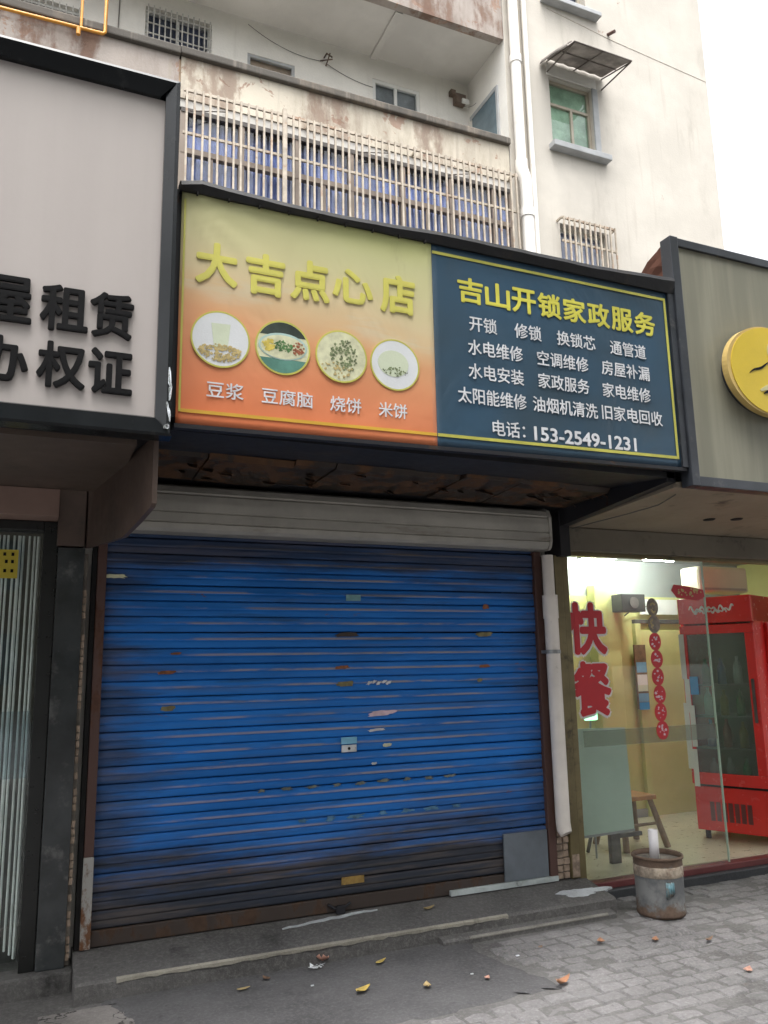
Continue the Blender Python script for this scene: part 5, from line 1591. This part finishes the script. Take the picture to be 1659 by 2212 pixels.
# meter box, bracket and cables on the recess wall
put('meter_box', MB().bbox(6.46, 6.66, 11.10, 11.238, 11.40, 11.58, 0.01).bbox(6.38, 6.48, 11.14, 11.238, 11.56, 11.66, 0.008), 'meter_dark', ap, label='small dark meter box on the recess wall')
put('meter_cover', MB().bbox(6.56, 6.70, 11.06, 11.098, 11.38, 11.47, 0.01), 'window_white', ap)
put('wall_bracket', MB().tube([(4.02, 11.23, 11.60), (4.02, 11.10, 11.58), (4.10, 11.06, 11.50)], 0.014, 6).tube([(3.95, 11.23, 11.52), (4.12, 11.10, 11.50)], 0.012, 6).tube([(4.05, 11.23, 11.45), (4.06, 11.05, 11.56)], 0.012, 6), 'meter_dark', ap)
def sag(a, b, s_, n_=14):
    a, b = Vector(a), Vector(b)
    return [a.lerp(b, i / n_) + Vector((0, 0, -s_ * 4 * (i / n_) * (1 - i / n_))) for i in range(n_ + 1)]
put('cable', MB().tube(sag((2.72, 11.225, 11.80), (4.0, 11.225, 11.52), 0.12), 0.0045, 5), 'cable_dark', ap)
put('cable', MB().tube(sag((4.05, 11.225, 11.50), (4.9, 11.225, 11.30), 0.05), 0.005, 5), 'cable_dark', ap)
put('cable', MB().tube([(0.75, 11.225, 11.88), (0.74, 11.225, 10.4)], 0.008, 5), 'cable_dark', ap)
put('cable', MB().tube(sag((6.66, 11.225, 11.45), (6.74, 10.9, 11.30), 0.05), 0.005, 5), 'cable_dark', ap)

# barred, curtained window band below the parapet
GX0, GX1 = 1.52, 6.80
band = put('window_band', MB().box(GX0, GX1, YH + 0.20, YH + 0.22, 7.3, 9.10), 'curtain_blue', ap, label='long row of windows with pale blue curtains behind bars')
# pleated curtains
vs, fs = [], []
random.seed(61)
np_ = 260
for i in range(np_ + 1):
    x = GX0 + 0.02 + (GX1 - GX0 - 0.04) * i / np_
    y = YH + 0.145 + 0.022 * math.sin(i * 1.05 + 1.2 * math.sin(i * 0.21)) + 0.006 * random.random()
    vs += [(x, y, 7.32), (x, y + 0.004, 9.02)]
for i in range(np_):
    fs.append((2 * i, 2 * i + 2, 2 * i + 3, 2 * i + 1))
cu_ = put('curtain', MB().add(vs, fs, True), 'curtain_blue', band)
s_ = cu_.modifiers.new('solid', 'SOLIDIFY')
s_.thickness = 0.004
posts = [1.55, 2.36, 3.18, 4.0, 4.84, 5.68, 6.45, 6.77]
for x in posts:
    put('window_post', MB().box(x - 0.04, x + 0.04, YH + 0.02, YH + 0.10, 7.3, 9.05), 'window_brown', band)
put('window_head', MB().box(GX0, GX1, YH + 0.01, YH + 0.19, 9.03, 9.097), 'wood_dark', band)
put('window_transom', MB().box(GX0, GX1, YH + 0.015, YH + 0.105, 8.42, 8.50), 'window_brown', band)
for i in range(len(posts) - 1):
    put('pane', MB().box(posts[i] + 0.04, posts[i + 1] - 0.04, YH + 0.055, YH + 0.062, 7.3, 8.42), 'house_glass', band)
    put('pane', MB().box(posts[i] + 0.04, posts[i + 1] - 0.04, YH + 0.055, YH + 0.062, 8.50, 9.03), 'house_glass', band)
    if i % 2 == 0:
        put('sash', MB().box(posts[i] + 0.38, posts[i] + 0.42, YH + 0.025, YH + 0.050, 7.3, 8.418), 'window_brown', band)
gr = put('grille', MB().box(GX0, GX1 - 0.02, YH - 0.185, YH - 0.155, 9.205, 9.245), 'bar_cream', ap, label='cream-painted iron bars across the window row')
gm = MB().box(-0.0135, 0.0135, -0.012, 0.012, -1.0, 1.0).mesh('bar')
gm.materials.append(MAT['bar_cream'])
random.seed(15)
for k in range(50):
    x = GX0 + 0.04 + k * 0.1055
    if x > GX1 - 0.02: break
    o = vbar(x, YH - 0.205 , 8.235, gr, 1.0, gm)
    o.rotation_euler = (random.uniform(-.004, .004), random.uniform(-.006, .006), 0)
    o.location.x += random.uniform(-.006, .006)
put('rail', MB().box(GX0, GX1 - 0.02, YH - 0.188, YH - 0.158, 8.565, 8.60), 'bar_cream', gr)
put('rail', MB().box(GX0, GX1 - 0.02, YH - 0.188, YH - 0.158, 7.55, 7.59), 'bar_cream', gr)
put('post', MB().box(2.875, 2.93, YH - 0.26, YH - 0.222, 7.2, 9.27), 'bar_cream', gr)
for x in (1.58, 3.3, 5.0, 6.72):
    put('arm', MB().box(x - 0.015, x + 0.015, YH - 0.154, YH - 0.001, 9.225 + 0.004, 9.262), 'bar_cream', gr)
for (x0, x1) in [(1.62, 2.15), (4.0, 4.6), (5.5, 6.0)]:
    put('strut', MB().tube([(x0, YH - 0.14, 8.95), (x1, YH + 0.0, 9.18)], 0.010, 6), 'steel_rod', gr)
# orange gas pipe on the left parapet
gp_ = put('gas_pipe', MB().tube([(-6, YH - 0.12, 9.70), (-0.9, YH - 0.12, 9.735), (0.47, YH - 0.12, 9.77), (0.495, YH - 0.12, 9.80), (0.495, YH - 0.12, 13.0)], 0.022, 10), 'gas_orange', ap, label='orange gas pipe along the far left parapet')
put('gas_branch', MB().tube([(0.17, YH - 0.12, 9.77), (0.17, YH - 0.12, 9.66)], 0.028, 10).tube([(0.2, YH - 0.10, 9.78), (0.2, YH - 0.10, 13)], 0.018, 10), 'gas_orange', gp_)

# ================================================================== STREET BEHIND THE CAMERA (unseen; trees shade the fronts and show in glossy frames, building blocks low sky)
simple('bark', (0.13, 0.115, 0.095), 0.9, 0, 0.35, 6, 0.8, 25, bdist=0.02)
def leaf_mat():
    t = NT('foliage')
    oi = t.noise(2.5, 3, 0.5)
    c = t.mix(t.ss(oi, 0.3, 0.7), (0.035, 0.075, 0.020), (0.085, 0.14, 0.035))
    d = t.n('ShaderNodeBsdfDiffuse')
    tl = t.n('ShaderNodeBsdfTranslucent')
    t.lk(c, d.inputs[0])
    t.lk(c, tl.inputs[0])
    ms_ = t.n('ShaderNodeMixShader')
    ms_.inputs[0].default_value = 0.35
    t.lk(d.outputs[0], ms_.inputs[1])
    t.lk(tl.outputs[0], ms_.inputs[2])
    t.lk(ms_.outputs[0], t.out.inputs['Surface'])
    MAT['foliage'] = t.m
leaf_mat()
def street_tree(x, y, seed, label):
    random.seed(seed)
    t = thing('street_tree', (x, y, 0), label, 'tree', 'street trees along the kerb')
    tr = MB().tube([(x, y, -0.05), (x + 0.03, y, 0.4), (x - 0.02, y + .02, 1.8), (x + 0.05, y + 0.03, 3.9)], [0.27, 0.215, 0.185, 0.15], 14)
    tips = []
    for k in range(13):
        a = 2 * math.pi * k / 13 + random.uniform(-.3, .3)
        z0 = random.uniform(3.1, 3.9)
        L = random.uniform(1.6, 4.2)
        e = Vector((x + L * math.cos(a), y + 0.4 + L * math.sin(a), z0 + random.uniform(2.2, 6.5)))
        mid_ = Vector((x, y, z0)).lerp(e, 0.5) + Vector((0, 0, 0.5))
        tr.tube([(x + 0.04, y + 0.03, z0 - 0.2), mid_, e], [0.10, 0.06, 0.018], 8)
        tips += [e, mid_.lerp(e, 0.45)]
    put('trunk', tr, 'bark', t, label='grey-brown trunk with forking limbs')
    vs, fs = [], []
    centres = []
    for e in tips:
        for q in range(7):
            centres.append(e + Vector((random.gauss(0, 0.75), random.gauss(0, 0.7), random.gauss(0.2, 0.6))))
    for c in centres:
        rr = random.uniform(0.4, 0.8)
        for q in range(50):
            v = Vector((random.gauss(0, 1), random.gauss(0, 1), random.gauss(0, 0.8))).normalized() * rr * random.uniform(0.4, 1.0) + c
            if v.y > 2.6 or (v.y > -0.3 and v.z < 3.6 + 1.9 * (v.y + 0.3)): continue
            a = Vector((random.gauss(0, 1), random.gauss(0, 1), random.gauss(0, 0.6))).normalized()
            b = a.cross(Vector((random.gauss(0, 1), random.gauss(0, 1), random.gauss(0, 1)))).normalized()
            L, w = random.uniform(0.09, 0.15), random.uniform(0.04, 0.065)
            o = len(vs)
            vs += [v - a * L, v + b * w, v + a * L, v - b * w]
            fs.append((o, o + 1, o + 2, o + 3))
    put('crown', MB().add(vs, fs), 'foliage', t, label='loose crown of small green leaves')  # crown spread tall and wide to keep high sky off the signs
street_tree(TREES[0][0], TREES[0][1], 5, 'street tree with leafy crown behind the viewer, opposite the grey sign')
street_tree(TREES[1][0], TREES[1][1], 8, 'street tree with leafy crown behind the viewer, opposite the blue banner')
street_tree(8.0, -2.4, 11, 'street tree with leafy crown behind the viewer, opposite the olive sign')
ob = thing('sky_block_building', (1.0, -20, 0), 'plain grey building added unseen behind the viewer to block low sky', 'building')  # unseen building, added to cut low sky light on the fronts
fh = [(-18 + 3.2 * i, -16.2 + 3.2 * i, 1.2 + 3.1 * j, 2.9 + 3.1 * j) for i in range(12) for j in range(4)]
fw2 = wall_with_holes(-22, 24, 0, 13.5, -20, -20.25, fh)
put('front_wall', fw2, 'fascia_taupe', ob)
for (a, b, c, d) in fh:
    put('window', MB().box(a + 0.02, b - 0.02, -20.22, -20.18, c + 0.02, d - 0.02), 'grey_glass_dark', ob)
put('roof', MB().box(-22, 24, -30, -20.001, 13.5, 13.8), 'roof_felt', ob)
put('back_wall', MB().box(-22, 24, -30, -29.8, 0, 13.5), 'fascia_taupe', ob)
